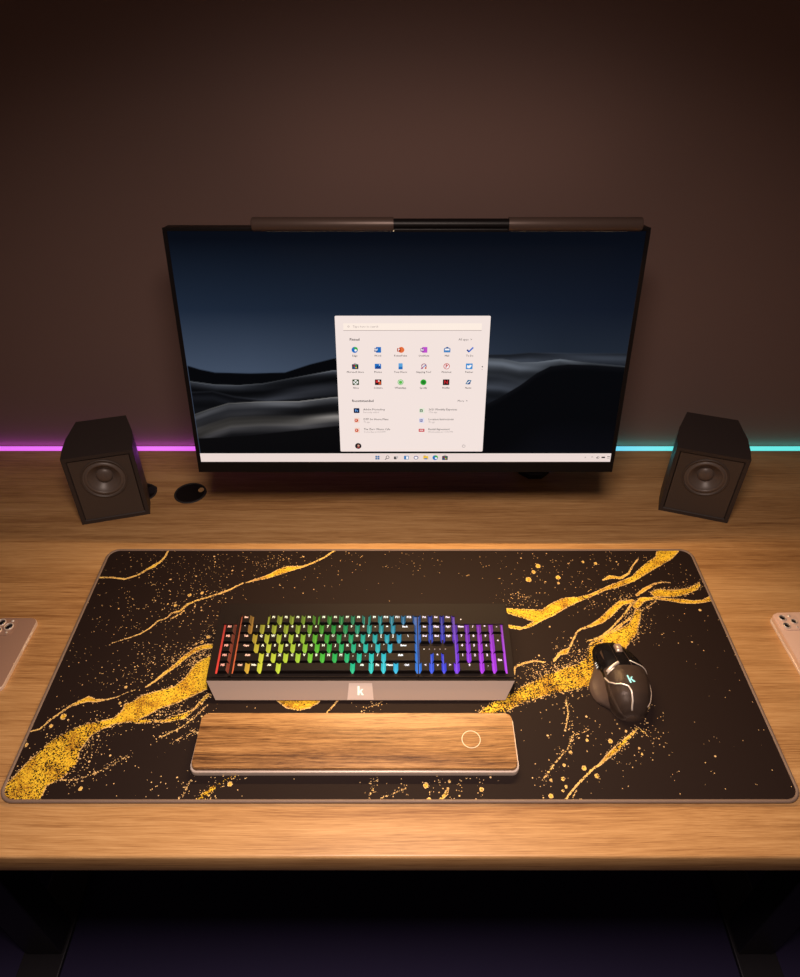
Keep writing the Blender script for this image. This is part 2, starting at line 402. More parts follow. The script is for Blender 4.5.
def icon(kind, x, z, s=1.0, name='app_icon', text=None, sub=None):
    f = Flat(); d = D2; e = D3; g = D3 + .0002; X = x; Z = z
    S = lambda v: v * s
    BL, NV, WH, GN, OR, RD, PU, CY, BK, YE = srgb(30, 110, 190), srgb(28, 60, 130), srgb(245, 240, 240), srgb(60, 170, 70), srgb(205, 80, 40), srgb(200, 40, 45), srgb(160, 40, 170), srgb(60, 180, 200), srgb(20, 18, 22), srgb(235, 190, 60)
    if kind == 'swirl':
        f.disc(X, Z, S(.0046), BL, d); f.disc(X + S(.0012), Z + S(.0010), S(.0034), GN, e, 16, -40, 150); f.disc(X + S(.0014), Z - S(.0006), S(.0018), WH, g, 12)
    elif kind in ('word', 'powerpoint', 'onenote'):
        c1, c2, L_ = {'word': (BL, NV, 'W'), 'powerpoint': (srgb(225, 110, 60), srgb(180, 60, 25), 'P'), 'onenote': (srgb(190, 80, 200), srgb(120, 20, 140), 'N')}[kind]
        if kind == 'powerpoint': f.disc(X + S(.001), Z, S(.0045), c1, d)
        else: f.rect(X + S(.0012), Z, S(.0076), S(.0086), c1, d, S(.0006))
        f.rect(X - S(.0025), Z, S(.0052), S(.0052), c2, e, S(.0004)); f.text(L_, X - S(.0025), Z, S(.0048), WH, 'CENTER', .0002, g)
    elif kind == 'mail':
        f.rect(X, Z - S(.0008), S(.0096), S(.0062), srgb(70, 130, 190), d, S(.0006)); f.poly([(X - S(.0048), Z + S(.002)), (X, Z + S(.0048)), (X + S(.0048), Z + S(.002)), (X, Z - S(.001))], srgb(40, 90, 150), e); f.rect(X, Z + S(.0008), S(.0066), S(.0026), WH, g)
    elif kind == 'check':
        f.line(X - S(.0044), Z + S(.0002), X - S(.0012), Z - S(.0032), S(.0022), NV, d); f.line(X - S(.0018), Z - S(.0030), X + S(.0046), Z + S(.0038), S(.0022), srgb(70, 110, 200), e)
    elif kind == 'bag':
        f.rect(X, Z - S(.0006), S(.0096), S(.0076), srgb(35, 50, 66), d, S(.0008)); f.ring(X, Z + S(.0028), S(.0022), S(.0006), srgb(35, 50, 66), d, 10, 0, 180)
        for i, c in enumerate((RD, GN, BL, YE)): f.rect(X + S(.0013) * (1 if i % 2 else -1), Z - S(.0006) + S(.0013) * (1 if i < 2 else -1), S(.0020), S(.0020), c, e)
    elif kind == 'photo':
        f.rect(X, Z, S(.0096), S(.0080), BL, d, S(.0008)); f.poly([(X - S(.0044), Z - S(.0036)), (X - S(.001), Z + S(.0014)), (X + S(.0012), Z - S(.0008)), (X + S(.0024), Z + S(.0006)), (X + S(.0044), Z - S(.0036))], NV, e); f.disc(X + S(.0024), Z + S(.0022), S(.0009), WH, e, 8)
    elif kind == 'phone':
        f.rect(X, Z, S(.0062), S(.0094), srgb(90, 160, 215), d, S(.0008)); f.rect(X, Z - S(.0026), S(.0062), S(.0040), srgb(40, 110, 180), e)
    elif kind == 'snip':
        f.ring(X + S(.0004), Z + S(.0004), S(.0040), S(.0012), srgb(150, 90, 120), d, 16, -60, 200); f.line(X - S(.004), Z - S(.004), X + S(.003), Z + S(.002), S(.0012), BL, e); f.disc(X - S(.0022), Z - S(.0026), S(.0014), RD, e, 10); f.disc(X + S(.003), Z - S(.0026), S(.0014), OR, e, 10)
    elif kind == 'pin':
        f.disc(X, Z, S(.0046), srgb(195, 45, 40), d); f.disc(X, Z, S(.0036), WH, e); f.text('P', X, Z, S(.0068), srgb(195, 45, 40), 'CENTER', .0003, g)
    elif kind == 'bird':
        f.rect(X, Z, S(.0100), S(.0088), srgb(60, 140, 205), d, S(.0006)); f.poly([(X - S(.0034), Z - S(.002)), (X - S(.0030), Z + S(.0022)), (X - S(.0004), Z + S(.0008)), (X + S(.0008), Z + S(.0026)), (X + S(.0036), Z + S(.0020)), (X + S(.0026), Z - S(.0010)), (X, Z - S(.0030))], WH, e)
    elif kind == 'controller':
        f.rect(X, Z, S(.0098), S(.0088), srgb(30, 60, 20), d, S(.0008)); f.disc(X, Z, S(.0036), WH, e); f.line(X - S(.0026), Z - S(.0026), X + S(.0026), Z + S(.0026), S(.001), srgb(40, 90, 20), g); f.line(X - S(.0026), Z + S(.0026), X + S(.0026), Z - S(.0026), S(.001), srgb(40, 90, 20), g)
    elif kind == 'cards':
        f.rect(X, Z, S(.0098), S(.0088), BK, d, S(.0004)); f.rect(X - S(.0018), Z + S(.0012), S(.0036), S(.0040), RD, e); f.rect(X + S(.0024), Z - S(.0010), S(.0034), S(.0052), OR, e); f.disc(X + S(.0010), Z + S(.0022), S(.0012), WH, g, 8)
    elif kind == 'call':
        f.disc(X, Z, S(.0044), srgb(90, 185, 70), d); f.disc(X, Z, S(.0034), WH, e); f.disc(X, Z, S(.0027), srgb(90, 185, 70), g)
    elif kind == 'waves':
        f.disc(X, Z, S(.0046), srgb(45, 165, 50), d)
        for i in range(3): f.line(X - S(.0026 - .0003 * i), Z + S(.0016 - .0014 * i), X + S(.0026 - .0003 * i), Z + S(.0012 - .0014 * i), S(.0007), BK, e)
    elif kind == 'letter':
        f.rect(X, Z, S(.0098), S(.0090), BK, d, S(.0004)); f.text('N', X, Z, S(.0080), RD, 'CENTER', .0002, e)
    elif kind == 'news':
        f.poly([(X - S(.0044), Z - S(.0030)), (X - S(.0010), Z + S(.0038)), (X + S(.0046), Z + S(.0030)), (X + S(.0014), Z - S(.0036))], srgb(50, 110, 150), d); f.line(X - S(.002), Z - S(.0016), X + S(.002), Z + S(.0020), S(.0014), WH, e); f.disc(X + S(.0016), Z - S(.0012), S(.0016), NV, e, 10)
    elif kind == 'edit':
        f.rect(X, Z, S(.0088), S(.0080), srgb(16, 30, 66), d, S(.0010)); f.text('Ps', X, Z, S(.0052), srgb(120, 180, 250), 'CENTER', .0001, e)
    elif kind == 'slides':
        f.rect(X, Z, S(.0080), S(.0084), srgb(238, 205, 190), d, S(.0006)); f.disc(X - S(.0008), Z, S(.0028), OR, e); f.text('P', X - S(.0010), Z, S(.0036), WH, 'CENTER', .0001, g)
    elif kind == 'sheet':
        f.rect(X, Z, S(.0080), S(.0084), srgb(225, 228, 210), d, S(.0006)); f.rect(X - S(.0010), Z, S(.0044), S(.0044), srgb(50, 110, 50), e); f.text('x', X - S(.0010), Z, S(.0044), WH, 'CENTER', .0001, g)
    elif kind == 'note':
        f.rect(X, Z, S(.0080), S(.0084), srgb(222, 218, 232), d, S(.0006)); f.rect(X - S(.0010), Z, S(.0044), S(.0044), srgb(70, 70, 150), e); f.text('D', X - S(.0010), Z, S(.0040), WH, 'CENTER', .0001, g)
    elif kind == 'pdf':
        f.rect(X, Z, S(.0090), S(.0050), RD, d, S(.0005)); f.text('PDF', X, Z, S(.0034), WH, 'CENTER', .0001, e)
    elif kind == 'avatar':
        f.disc(X, Z, S(.0046), BK, d, 24); f.disc(X + S(.0004), Z + S(.0006), S(.0017), srgb(205, 150, 130), e, 14); f.disc(X + S(.0004), Z - S(.0034), S(.0024), srgb(150, 60, 60), e, 12, 0, 180)
    elif kind == 'windows':
        for i in range(4): f.rect(X + S(.0019) * (1 if i % 2 else -1), Z + S(.0019) * (1 if i < 2 else -1), S(.0032), S(.0032), srgb(60, 110, 160), d)
    elif kind == 'magnifier':
        f.ring(X + S(.0008), Z + S(.0008), S(.0030), S(.0008), INK, d, 16); f.line(X - S(.0012), Z - S(.0014), X - S(.0036), Z - S(.0038), S(.0010), INK, d)
    elif kind == 'panes':
        f.rect(X - S(.0012), Z - S(.0004), S(.0044), S(.0050), BK, d); f.rect(X + S(.0016), Z + S(.0010), S(.0038), S(.0044), srgb(190, 180, 180), e)
    elif kind == 'widgets':
        f.rect(X, Z, S(.0080), S(.0070), srgb(50, 120, 180), d, S(.0008)); f.rect(X + S(.0014), Z, S(.0034), S(.0052), WH, e)
    elif kind == 'chat':
        f.disc(X, Z, S(.0040), srgb(90, 80, 140), d, 18, sq=.85); f.disc(X, Z, S(.0028), WH, e, 18, sq=.8)
    elif kind == 'folder':
        f.rect(X, Z, S(.0084), S(.0062), YE, d, S(.0006)); f.rect(X - S(.002), Z + S(.0034), S(.0036), S(.0012), srgb(215, 150, 30), d); f.rect(X, Z - S(.0020), S(.0050), S(.0022), BL, e)
    if sub: f.text(text, X + .0095, Z + .0017, .0042, INK, bold=.00003, d=D3); f.text(sub, X + .0095, Z - .0025, .0036, GREY, d=D3)
    elif text: f.text(text, X, Z - .0082, .0037, INK, 'CENTER', .00004, D3)
    return f.build(name, M_SCREEN, screen)
kinds = ['swirl', 'word', 'powerpoint', 'onenote', 'mail', 'check', 'bag', 'photo', 'phone', 'snip', 'pin', 'bird', 'controller', 'cards', 'call', 'waves', 'letter', 'news']
for i, k in enumerate(kinds): icon(k, SO + IX[i % 6], IZ[i // 6], .92, text=names[i])
for i, k in enumerate(['edit', 'slides', 'slides', 'sheet', 'note', 'pdf']): icon(k, SO + (-.0615 if i < 3 else .0310), (.0978, .0828, .0674)[i % 3], .92, 'document_entry', *recs[i])
icon('avatar', SO - .0607, .0426, 1.0, 'account_picture')
for x, k in zip((-.0331, -.0189, -.0059, .0093, .0235, .0377, .0516, .0659), ('windows', 'magnifier', 'panes', 'widgets', 'chat', 'folder', 'swirl', 'bag')): icon(k, SO + x, .0237, .85, 'taskbar_icon')

# ------------------------------------------------------------------ monitor light bar, clipped over the monitor's top edge
cb, sb = math.cos(-TILT), math.sin(-TILT)
bar = thing('monitor_light_bar', 'dark bronze round light bar resting along the top edge of the monitor', 'lamp', (.058, .825 + sb * MH, .126 + cb * MH), (TILT, 0, 0))
BL_ = .2415; BR_ = .0085; BY, BZ = -.0100, .0052
bm = bmesh.new()
def barseg(bm, x0, x1, r, cap0, cap1):
    n = 28; xs = [(x0, r)]
    prof = []
    if cap0: prof += [(x0, 0), (x0, r * .7), (x0 + .0008, r * .93), (x0 + .002, r)]
    else: prof += [(x0, 0), (x0, r)]
    if cap1: prof += [(x1 - .002, r), (x1 - .0008, r * .93), (x1, r * .7), (x1, 0)]
    else: prof += [(x1, r), (x1, 0)]
    lathe(bm, [(max(q, 0), x) for x, q in prof], n, 0, Matrix.Translation((0, BY, BZ)) @ Matrix.Rotation(R(90), 4, 'Y'))
barseg(bm, -BL_, -.066, BR_, True, False); smooth_by_angle(obj('bar_tube', bm, bar, M_BARMETAL), 40)
bm = bmesh.new(); barseg(bm, .076, BL_, BR_, False, True); smooth_by_angle(obj('bar_tube', bm, bar, M_BARMETAL), 40)
bm = bmesh.new(); barseg(bm, -.066, .076, BR_ * .80, False, False)
smooth_by_angle(obj('centre_section', bm, bar, M_BLACK), 40)
bm = bmesh.new(); box(bm, (-.0655, BY - .0084, BZ - .0078), (.0755, BY + .003, BZ - .0042), bevel=.0008)
obj('lower_rail', bm, bar, M_BLACK)
bm = bmesh.new(); box(bm, (-.030, -.004, .0006), (.040, .028, .0036), bevel=.001)
obj('clip', bm, bar, M_BARMETAL)
bm = bmesh.new(); box(bm, (-.225, BY + .0008, BZ - .0087), (.225, BY + .0045, BZ - .0070)); obj('lamp_strip', bm, bar, M_LAMP)

# ------------------------------------------------------------------ monitor arm behind
arm = thing('monitor_mount', 'black desk mount holding the monitor from behind, its base showing below', 'monitor arm', (.236, .992, 0))
bm = bmesh.new(); prism(bm, [(.029 * math.cos(R(22.5 + 45 * k)), .029 * math.sin(R(22.5 + 45 * k))) for k in range(8)], 0, .012, bevel=.003); obj('base', bm, arm, M_STEEL)
bm = bmesh.new(); lathe(bm, [(0, .012), (.013, .012), (.013, .295), (.010, .30), (0, .30)], 24); obj('post', bm, arm, M_STEEL)
bm = bmesh.new(); tube(bm, [(0, 0, .285), (-.08, -.004, .285), (-.16, -.010, .285), (-.228, -.030, .285)], .010, 12); obj('swing_arm', bm, arm, M_STEEL)
bm = bmesh.new(); M_ = Matrix.Translation((-.228, -.055, .285)) @ Matrix.Rotation(TILT, 4, 'X')
vv = box(bm, (-.05, -.0225, -.05), (.05, -.0165, .05), bevel=.002); vv = list(bm.verts)
tube(bm, [(0, -.017, 0), (0, .02, 0)], .014, 14)
for v in bm.verts: v.co = M_ @ v.co
obj('mounting_plate', bm, arm, M_STEEL)

# ------------------------------------------------------------------ speakers
def make_speaker(label, loc, rz, W_=.105, H_=.123, lean_by=.0125):
    t = thing('desktop_speaker', label, 'speaker', loc, (0, 0, rz), 'black desktop speakers beside the monitor')
    D_ = .115; LEAN = lean_by / H_
    bm = bmesh.new()
    secs = [(0, 1.0), (.03, 1.0), (.06, .955), (D_, .74)]
    rings = []
    for y, k in secs:
        w = W_ / 2 * k; zt = H_ - (1 - k) * .004; zb = 0; lean = 1 - y / D_
        rings.append([bm.verts.new((-w, y, zb)), bm.verts.new((w, y, zb)), bm.verts.new((w, y, zt)), bm.verts.new((-w, y, zt))])
    for A, B in zip(rings, rings[1:]):
        for k in range(4): bm.faces.new((A[k], A[(k + 1) % 4], B[(k + 1) % 4], B[k]))
    bm.faces.new(rings[-1])
    # front rim, then the recess
    inn = [bm.verts.new((sx * (W_ / 2 - .006), 0, z)) for sx, z in ((-1, .006), (1, .006), (1, H_ - .006), (-1, H_ - .006))]
    dp = [bm.verts.new((sx * (W_ / 2 - .0075), .0025, z)) for sx, z in ((-1, .0075), (1, .0075), (1, H_ - .0075), (-1, H_ - .0075))]
    for k in range(4):
        bm.faces.new((rings[0][k], rings[0][(k + 1) % 4], inn[(k + 1) % 4], inn[k])); bm.faces.new((inn[k], inn[(k + 1) % 4], dp[(k + 1) % 4], dp[k]))
    nn_ = 32; cz0 = .079; hole = [bm.verts.new((.0338 * math.cos(2 * math.pi * k / nn_), .0025, cz0 + .0338 * math.sin(2 * math.pi * k / nn_))) for k in range(nn_)]
    well = [bm.verts.new((v.co.x, .014, v.co.z)) for v in hole]
    for k in range(nn_): bm.faces.new((hole[k], hole[(k + 1) % nn_], well[(k + 1) % nn_], well[k]))
    bm.faces.new(well)
    for v in bm.verts: v.co.y += LEAN * v.co.z * (1 - v.co.y / D_)
    es = [e for e in bm.edges if len(e.link_faces) == 2 and e.calc_face_angle(0) > R(40)]
    bmesh.ops.bevel(bm, geom=es, offset=.0016, segments=3, affect='EDGES')
    smooth_by_angle(obj('cabinet', bm, t, M_SPEAKER), 30)
    cz = .079; cr_ = .0345; tilt = math.atan(LEAN)
    def lean_(bm):
        for v in bm.verts: v.co.y += LEAN * v.co.z
        return bm
    MM = Matrix.Translation((0, .0012, cz)) @ Matrix.Rotation(R(90), 4, 'X')   # lathe axis points out of the front
    # front panel with a round opening
    bm = bmesh.new(); n = 48; x1, z0, z1 = W_ / 2 - .0078, .0078, H_ - .0078
    inner, outer = [], []
    for k in range(n):
        a_ = 2 * math.pi * k / n; c_, s_ = math.cos(a_), math.sin(a_)
        tt = min(x1 / abs(c_) if abs(c_) > 1e-6 else 9, ((z1 - cz) if s_ > 0 else (cz - z0)) / abs(s_) if abs(s_) > 1e-6 else 9)
        inner.append(bm.verts.new((cr_ * c_, .0010, cz + cr_ * s_))); outer.append(bm.verts.new((tt * c_, .0010, cz + tt * s_)))
    for k in range(n): bm.faces.new((inner[k], inner[(k + 1) % n], outer[(k + 1) % n], outer[k]))
    for cx_, cz_ in ((1, 1), (-1, 1), (-1, -1), (1, -1)):
        X_ = cx_ * x1; Z_ = z1 if cz_ > 0 else z0
        near = sorted(outer, key=lambda v: (v.co.x - X_) ** 2 + (v.co.z - Z_) ** 2)[:2]
        if (near[0].co - near[1].co).length > 1e-4: bm.faces.new((near[0], near[1], bm.verts.new((X_, .0010, Z_))))
    obj('front_panel', lean_(bm), t, M_GRILLE)
    bm = bmesh.new(); lathe(bm, [(.0346, -.0005), (.0346, .0014), (.0335, .0020), (.0322, .0014), (.0316, .0002)], 44, 0, MM); obj('trim_ring', lean_(bm), t, M_GRILLE, True)
    bm = bmesh.new(); lathe(bm, [(.0316, .0002), (.0300, -.0010), (.0285, .0010), (.0262, .0022), (.0242, .0012), (.0235, -.0008)], 44, 0, MM)
    w = obj('woofer', lean_(bm), t, M_CONE, True)
    bm = bmesh.new(); lathe(bm, [(.0236, -.0008), (.0215, -.0020), (.0190, -.0040), (.0165, -.0064), (.0140, -.0085), (.0120, -.0095)], 44, 0, MM); obj('cone', lean_(bm), w, M_CONE, True)
    bm = bmesh.new(); lathe(bm, [(.0128 * math.cos(R(a_)), -.0095 + .0062 * math.sin(R(a_))) for a_ in range(0, 91, 10)], 36, 0, MM); obj('dust_cap', lean_(bm), w, M_CONE, True)
    return t
make_speaker('black cube speaker standing left of the monitor beside the magenta glow', (-.4630, .8594, 0), R(14.6), .1060, .124, .0110)
make_speaker('black cube speaker standing right of the monitor beside the cyan glow', (.4800, .8665, 0), R(-18), .1080, .1255, .004)

# ------------------------------------------------------------------ cable grommets in the desktop
def ring_cap(label, x, y, r, open_):
    t = thing('cable_grommet', label, 'cable grommet', (x, y, 0))
    bm = bmesh.new(); lathe(bm, [(r * .86, .0004), (r * .88, .0016), (r * .97, .0016), (r, .0002)], 40); obj('rim', bm, t, M_RUBBER, True)
    bm = bmesh.new()
    nr = .22 * r if not open_ else .42 * r; cx_, cy_ = r * .62, r * .28
    pts = [(r * .88 * math.cos(2 * math.pi * k / 48), r * .88 * math.sin(2 * math.pi * k / 48)) for k in range(48)]
    prism(bm, pts, 0, .0011); obj('cover', bm, t, M_BLACK)  # on the open one this flat black disc stands for the hole's shade
    bm = bmesh.new()
    prism(bm, [(cx_ + nr * math.cos(2 * math.pi * k / 20) * .8, cy_ + nr * math.sin(2 * math.pi * k / 20)) for k in range(20)], .0011, .0014)
    obj('cable_notch', bm, t, M_DESK if not open_ else M_STEEL)
ring_cap('round black cable cap on the desk just left of the monitor screen', -.3578, .926, .0273, False)
ring_cap('black cable hole partly hidden behind the left speaker', -.441, .927, .0255, True)
# ------------------------------------------------------------------ desk mat with gold marbling
MAT_Y = .3863
mat_ = thing('desk_mat', 'wide black desk mat marbled with gold veins and stitched edge', 'desk mat', (0, MAT_Y, 0))
GOLD_POLYS = [(0.66,[(-445.1,5.3),(-448.9,19.3),(-441.2,33.7),(-435.9,46.0),(-429.4,56.1),(-417.0,76.1),(-400.0,88.8),(-382.7,98.3),(-367.7,101.0),(-357.4,99.7),(-350.4,92.8),(-358.5,91.5),(-371.9,80.8),(-378.1,62.5),(-376.0,44.8),(-386.0,27.7),(-400.7,18.1),(-401.8,0.7),(-436.5,-1.6)]),(0.88,[(-373.3,99.7),(-353.0,105.2),(-348.6,110.8),(-344.5,117.8),(-345.5,124.9),(-336.5,128.6),(-326.0,138.0),(-309.8,143.9),(-289.2,150.7),(-278.8,163.6),(-270.1,185.4),(-260.3,195.1),(-248.7,203.2),(-235.0,148.4),(-247.2,145.4),(-259.5,138.0),(-278.8,126.4),(-298.7,118.5),(-310.9,108.7),(-325.8,100.2),(-346.8,96.9),(-358.9,92.8)]),(0.97,[(-158.9,133.6),(-153.1,127.8),(-147.5,123.5),(-142.0,119.2),(-126.6,115.3),(-112.1,119.2),(-102.7,125.7),(-97.1,133.6)]),(0.9,[(128.4,285.4),(150.8,281.7),(174.0,279.9),(201.6,278.9),(211.5,287.3),(225.8,295.8),(237.6,301.5),(257.4,303.0),(275.8,308.2),(300.6,321.9),(325.5,333.8),(344.0,342.5),(360.0,358.4),(376.0,373.1),(391.2,383.8),(399.2,401.3),(436.5,401.3),(418.2,381.6),(397.1,366.7),(372.6,350.9),(345.9,332.6),(316.3,319.9),(299.1,315.0),(274.4,301.5),(255.4,292.9),(236.2,281.7),(216.8,267.9),(198.4,258.0),(180.0,246.5),(164.9,242.5),(149.4,245.6),(150.1,251.8),(169.7,247.4),(185.7,257.1),(173.8,262.5),(149.7,272.5),(127.7,278.0)]),(0.88,[(367.1,302.5),(364.0,312.1),(375.8,318.0),(398.8,316.6),(421.8,319.9),(436.0,327.8),(442.0,332.6),(442.3,325.8),(434.6,316.6),(418.1,308.2),(397.5,302.5)]),(0.78,[(333.9,279.9),(342.5,278.0),(337.5,263.4),(332.2,251.6),(325.9,235.9),(316.8,226.6),(306.0,213.1),(293.0,198.3),(281.2,204.9),(274.4,216.5),(273.5,224.9),(280.9,233.4),(303.3,244.4),(319.0,254.5),(328.2,268.8)]),(0.56,[(268.1,224.9),(257.6,217.1),(250.7,206.5),(246.6,195.7),(233.9,185.4),(215.8,180.1),(202.1,172.8),(188.6,169.7),(172.7,159.0),(154.2,149.9),(138.3,141.0),(123.4,132.2),(112.8,126.4),(102.0,117.8),(93.7,108.0),(128.6,111.5),(152.8,125.7),(183.3,136.6),(209.0,142.5),(237.2,149.2),(251.6,154.4),(263.2,160.5),(280.8,191.8),(278.4,216.5)])]
GOLD_STROKES = [(0.75,[(-327.2,101.0,3.06),(-315.0,101.0,3.68),(-303.9,101.0,1.47),(-288.0,101.0,2.21),(-276.8,105.2,4.31),(-266.4,108.0,4.32),(-257.2,116.4,1.24),(-247.8,130.7,2.52),(-243.1,138.0,2.53)]),(0.97,[(-324.8,149.9,1.02),(-315.7,159.0,1.55),(-306.0,171.3,2.34),(-295.7,182.3,2.89),(-285.9,196.7,3.32),(-275.2,208.2,3.76),(-265.5,213.1,4.04),(-252.4,214.8,4.05)]),(0.97,[(-449.8,86.1,0.73),(-436.9,90.1,1.09),(-429.5,102.4,1.23),(-420.8,112.2,1.24),(-412.0,122.1,1.5),(-401.5,127.8,2.76),(-393.0,132.2,4.03),(-383.4,130.0,2.51),(-371.1,130.7,1.01),(-357.3,135.1,0.63),(-345.6,142.5,0.51),(-337.6,145.4,0.51)]),(0.75,[(-388.6,25.3,0.91),(-371.4,25.3,0.91),(-356.1,30.7,0.69),(-344.5,37.4,0.58),(-332.2,46.0,0.47),(-320.8,54.8,0.47)]),(0.85,[(-291.4,76.8,0.72),(-267.3,91.5,0.73),(-252.5,106.6,0.74),(-242.2,122.1,0.5)]),(0.8,[(-269.3,74.8,0.48),(-245.8,87.4,0.48)]),(0.97,[(-449.2,340.9,1.34),(-428.3,340.9,1.49),(-408.1,337.9,1.48),(-391.1,346.0,1.49),(-379.6,358.4,1.96),(-373.5,363.6,3.02),(-365.4,373.1,1.83),(-360.5,383.8,1.53),(-358.8,401.3,1.4)]),(0.9,[(-390.3,219.8,0.54),(-374.7,226.6,0.68),(-356.7,235.2,1.1),(-345.8,245.6,0.97),(-338.0,258.0,1.12),(-328.0,262.5,0.84),(-322.1,272.5,1.27),(-311.7,276.2,1.84),(-303.3,289.2,1.86),(-294.6,294.8,1.58),(-281.4,300.5,1.44),(-261.5,309.2,1.45),(-247.1,318.0,1.46),(-231.6,329.8,1.18)]),(0.9,[(-320.8,261.6,1.12),(-312.7,268.8,1.13),(-306.0,276.2,1.13)]),(0.93,[(-227.4,330.8,0.89),(-212.1,336.8,2.08),(-200.8,340.9,3.27),(-191.1,346.0,4.18),(-180.1,353.2,6.3),(-168.7,358.4,6.03),(-158.4,360.4,3.62),(-146.7,363.6,1.81),(-129.4,373.1,1.67),(-115.1,383.8,1.53),(-99.3,400.2,1.55)]),(0.95,[(-76.8,132.2,1.01),(-83.7,122.1,1.25),(-91.5,110.8,1.24)]),(0.8,[(-44.8,117.8,0.5),(-25.1,126.4,0.5)]),(0.97,[(300.8,335.8,1.19),(312.6,341.9,3.42),(328.5,339.9,2.38),(341.9,349.1,1.5),(351.8,364.6,1.06),(364.0,379.5,0.92)]),(0.95,[(343.5,306.3,2.17),(356.4,316.6,2.92),(374.2,327.8,1.77),(387.1,331.8,1.03),(398.5,330.4,0.89)]),(0.95,[(336.7,285.4,4.99),(348.5,297.7,4.32),(366.6,300.5,2.31),(386.0,297.7,2.59),(403.8,294.8,4.31),(421.9,292.9,3.16),(436.9,294.8,2.87),(447.8,299.4,4.61)]),(0.97,[(334.1,294.8,3.16),(316.7,291.1,4.3),(305.1,281.0,4.83),(293.0,268.8,5.07),(279.2,257.3,4.19),(263.6,249.1,2.08),(250.0,243.9,1.38),(243.5,238.6,1.1),(237.4,228.3,1.23),(228.8,211.5,1.08),(220.2,204.9,4.28),(213.2,202.2,2.14),(203.7,190.2,1.32)]),(0.9,[(332.4,291.1,1.72),(315.5,268.8,1.27),(298.3,251.6,1.25),(289.9,243.0,1.24),(273.3,230.0,1.23),(255.5,223.2,1.09)]),(0.93,[(322.6,263.4,1.68),(302.0,247.4,1.94),(288.5,236.9,2.2),(268.1,224.9,2.45),(257.6,217.1,1.89)]),(0.95,[(148.0,167.4,0.78),(150.9,180.7,1.31),(163.6,187.0,1.58),(178.6,190.2,1.32),(191.6,188.6,0.92)]),(0.95,[(182.8,-0.4,0.89),(194.9,13.4,1.02),(209.4,26.5,1.26),(222.1,37.9,1.16),(233.4,44.8,1.4),(243.7,54.2,2.58)]),(0.75,[(243.7,54.2,2.58),(255.8,63.1,3.55),(269.1,74.2,2.63),(283.0,86.1,1.81),(288.1,92.0,1.82),(295.9,84.7,1.45)]),(0.9,[(193.9,5.3,0.56),(200.0,13.4,0.56)]),(0.85,[(209.6,135.1,0.38),(207.9,112.2,0.74),(201.8,92.0,0.85)]),(0.8,[(229.1,88.8,0.48),(207.6,80.8,0.6),(199.3,65.0,0.59),(180.5,45.4,0.7),(167.6,30.1,1.15),(161.0,24.7,0.46)]),(0.95,[(314.9,132.2,1.51),(310.1,121.2,1.5),(303.0,111.3,0.74)]),(0.95,[(42.4,-0.4,1.56),(51.7,8.8,2.25),(54.4,15.8,1.13)]),(0.6,[(-26.4,29.5,0.92),(-34.6,0.7,0.89)]),(0.8,[(-22.4,3.0,0.34),(-9.0,8.8,0.56),(5.7,14.6,0.34)]),(0.45,[(-225.4,0.7,4.46),(-217.3,9.9,4.5),(-210.0,18.1,3.97),(-200.0,25.3,2.86),(-186.2,31.3,1.72)]),(0.75,[(-244.1,4.1,0.45),(-238.9,25.3,0.57)]),(0.8,[(339.5,274.3,0.85),(357.2,287.3,0.86),(369.9,296.7,0.72)])]
GOLD_DROPS = [(190.6,336.8,4.15),(200.2,352.1,3.0),(208.8,364.6,3.63),(235.0,340.9,3.42),(233.8,329.8,1.92),(278.6,373.1,2.13),(297.0,369.9,2.43),(-414.7,107.3,3.7),(-425.1,94.2,2.19),(-361.6,15.2,2.26),(-444.7,68.9,2.14),(-305.1,306.3,2.61),(-287.8,310.2,2.18),(-320.5,286.4,2.28),(-332.0,289.2,1.43),(224.0,75.5,1.8),(201.2,59.1,2.01),(190.7,43.5,1.74),(213.2,39.8,2.67),(226.2,30.1,2.53),(186.5,26.5,2.29),(172.6,25.3,1.71),(169.5,6.4,2.69),(188.3,17.4,1.81),(184.1,12.8,1.58),(251.7,73.8,2.63),(201.9,0.2,2.68),(283.5,65.0,1.54),(285.0,57.4,1.41),(29.5,18.7,2.95),(32.4,0.7,3.35),(92.1,14.0,2.37),(56.5,23.5,1.6),(425.6,278.0,1.7),(-193.4,20.5,2.73),(-350.4,149.9,1.79),(-268.7,221.5,2.44),(-262.3,230.0,2.46),(-276.1,218.1,1.62),(-350.9,126.4,1.88),(273.6,87.4,1.45)]
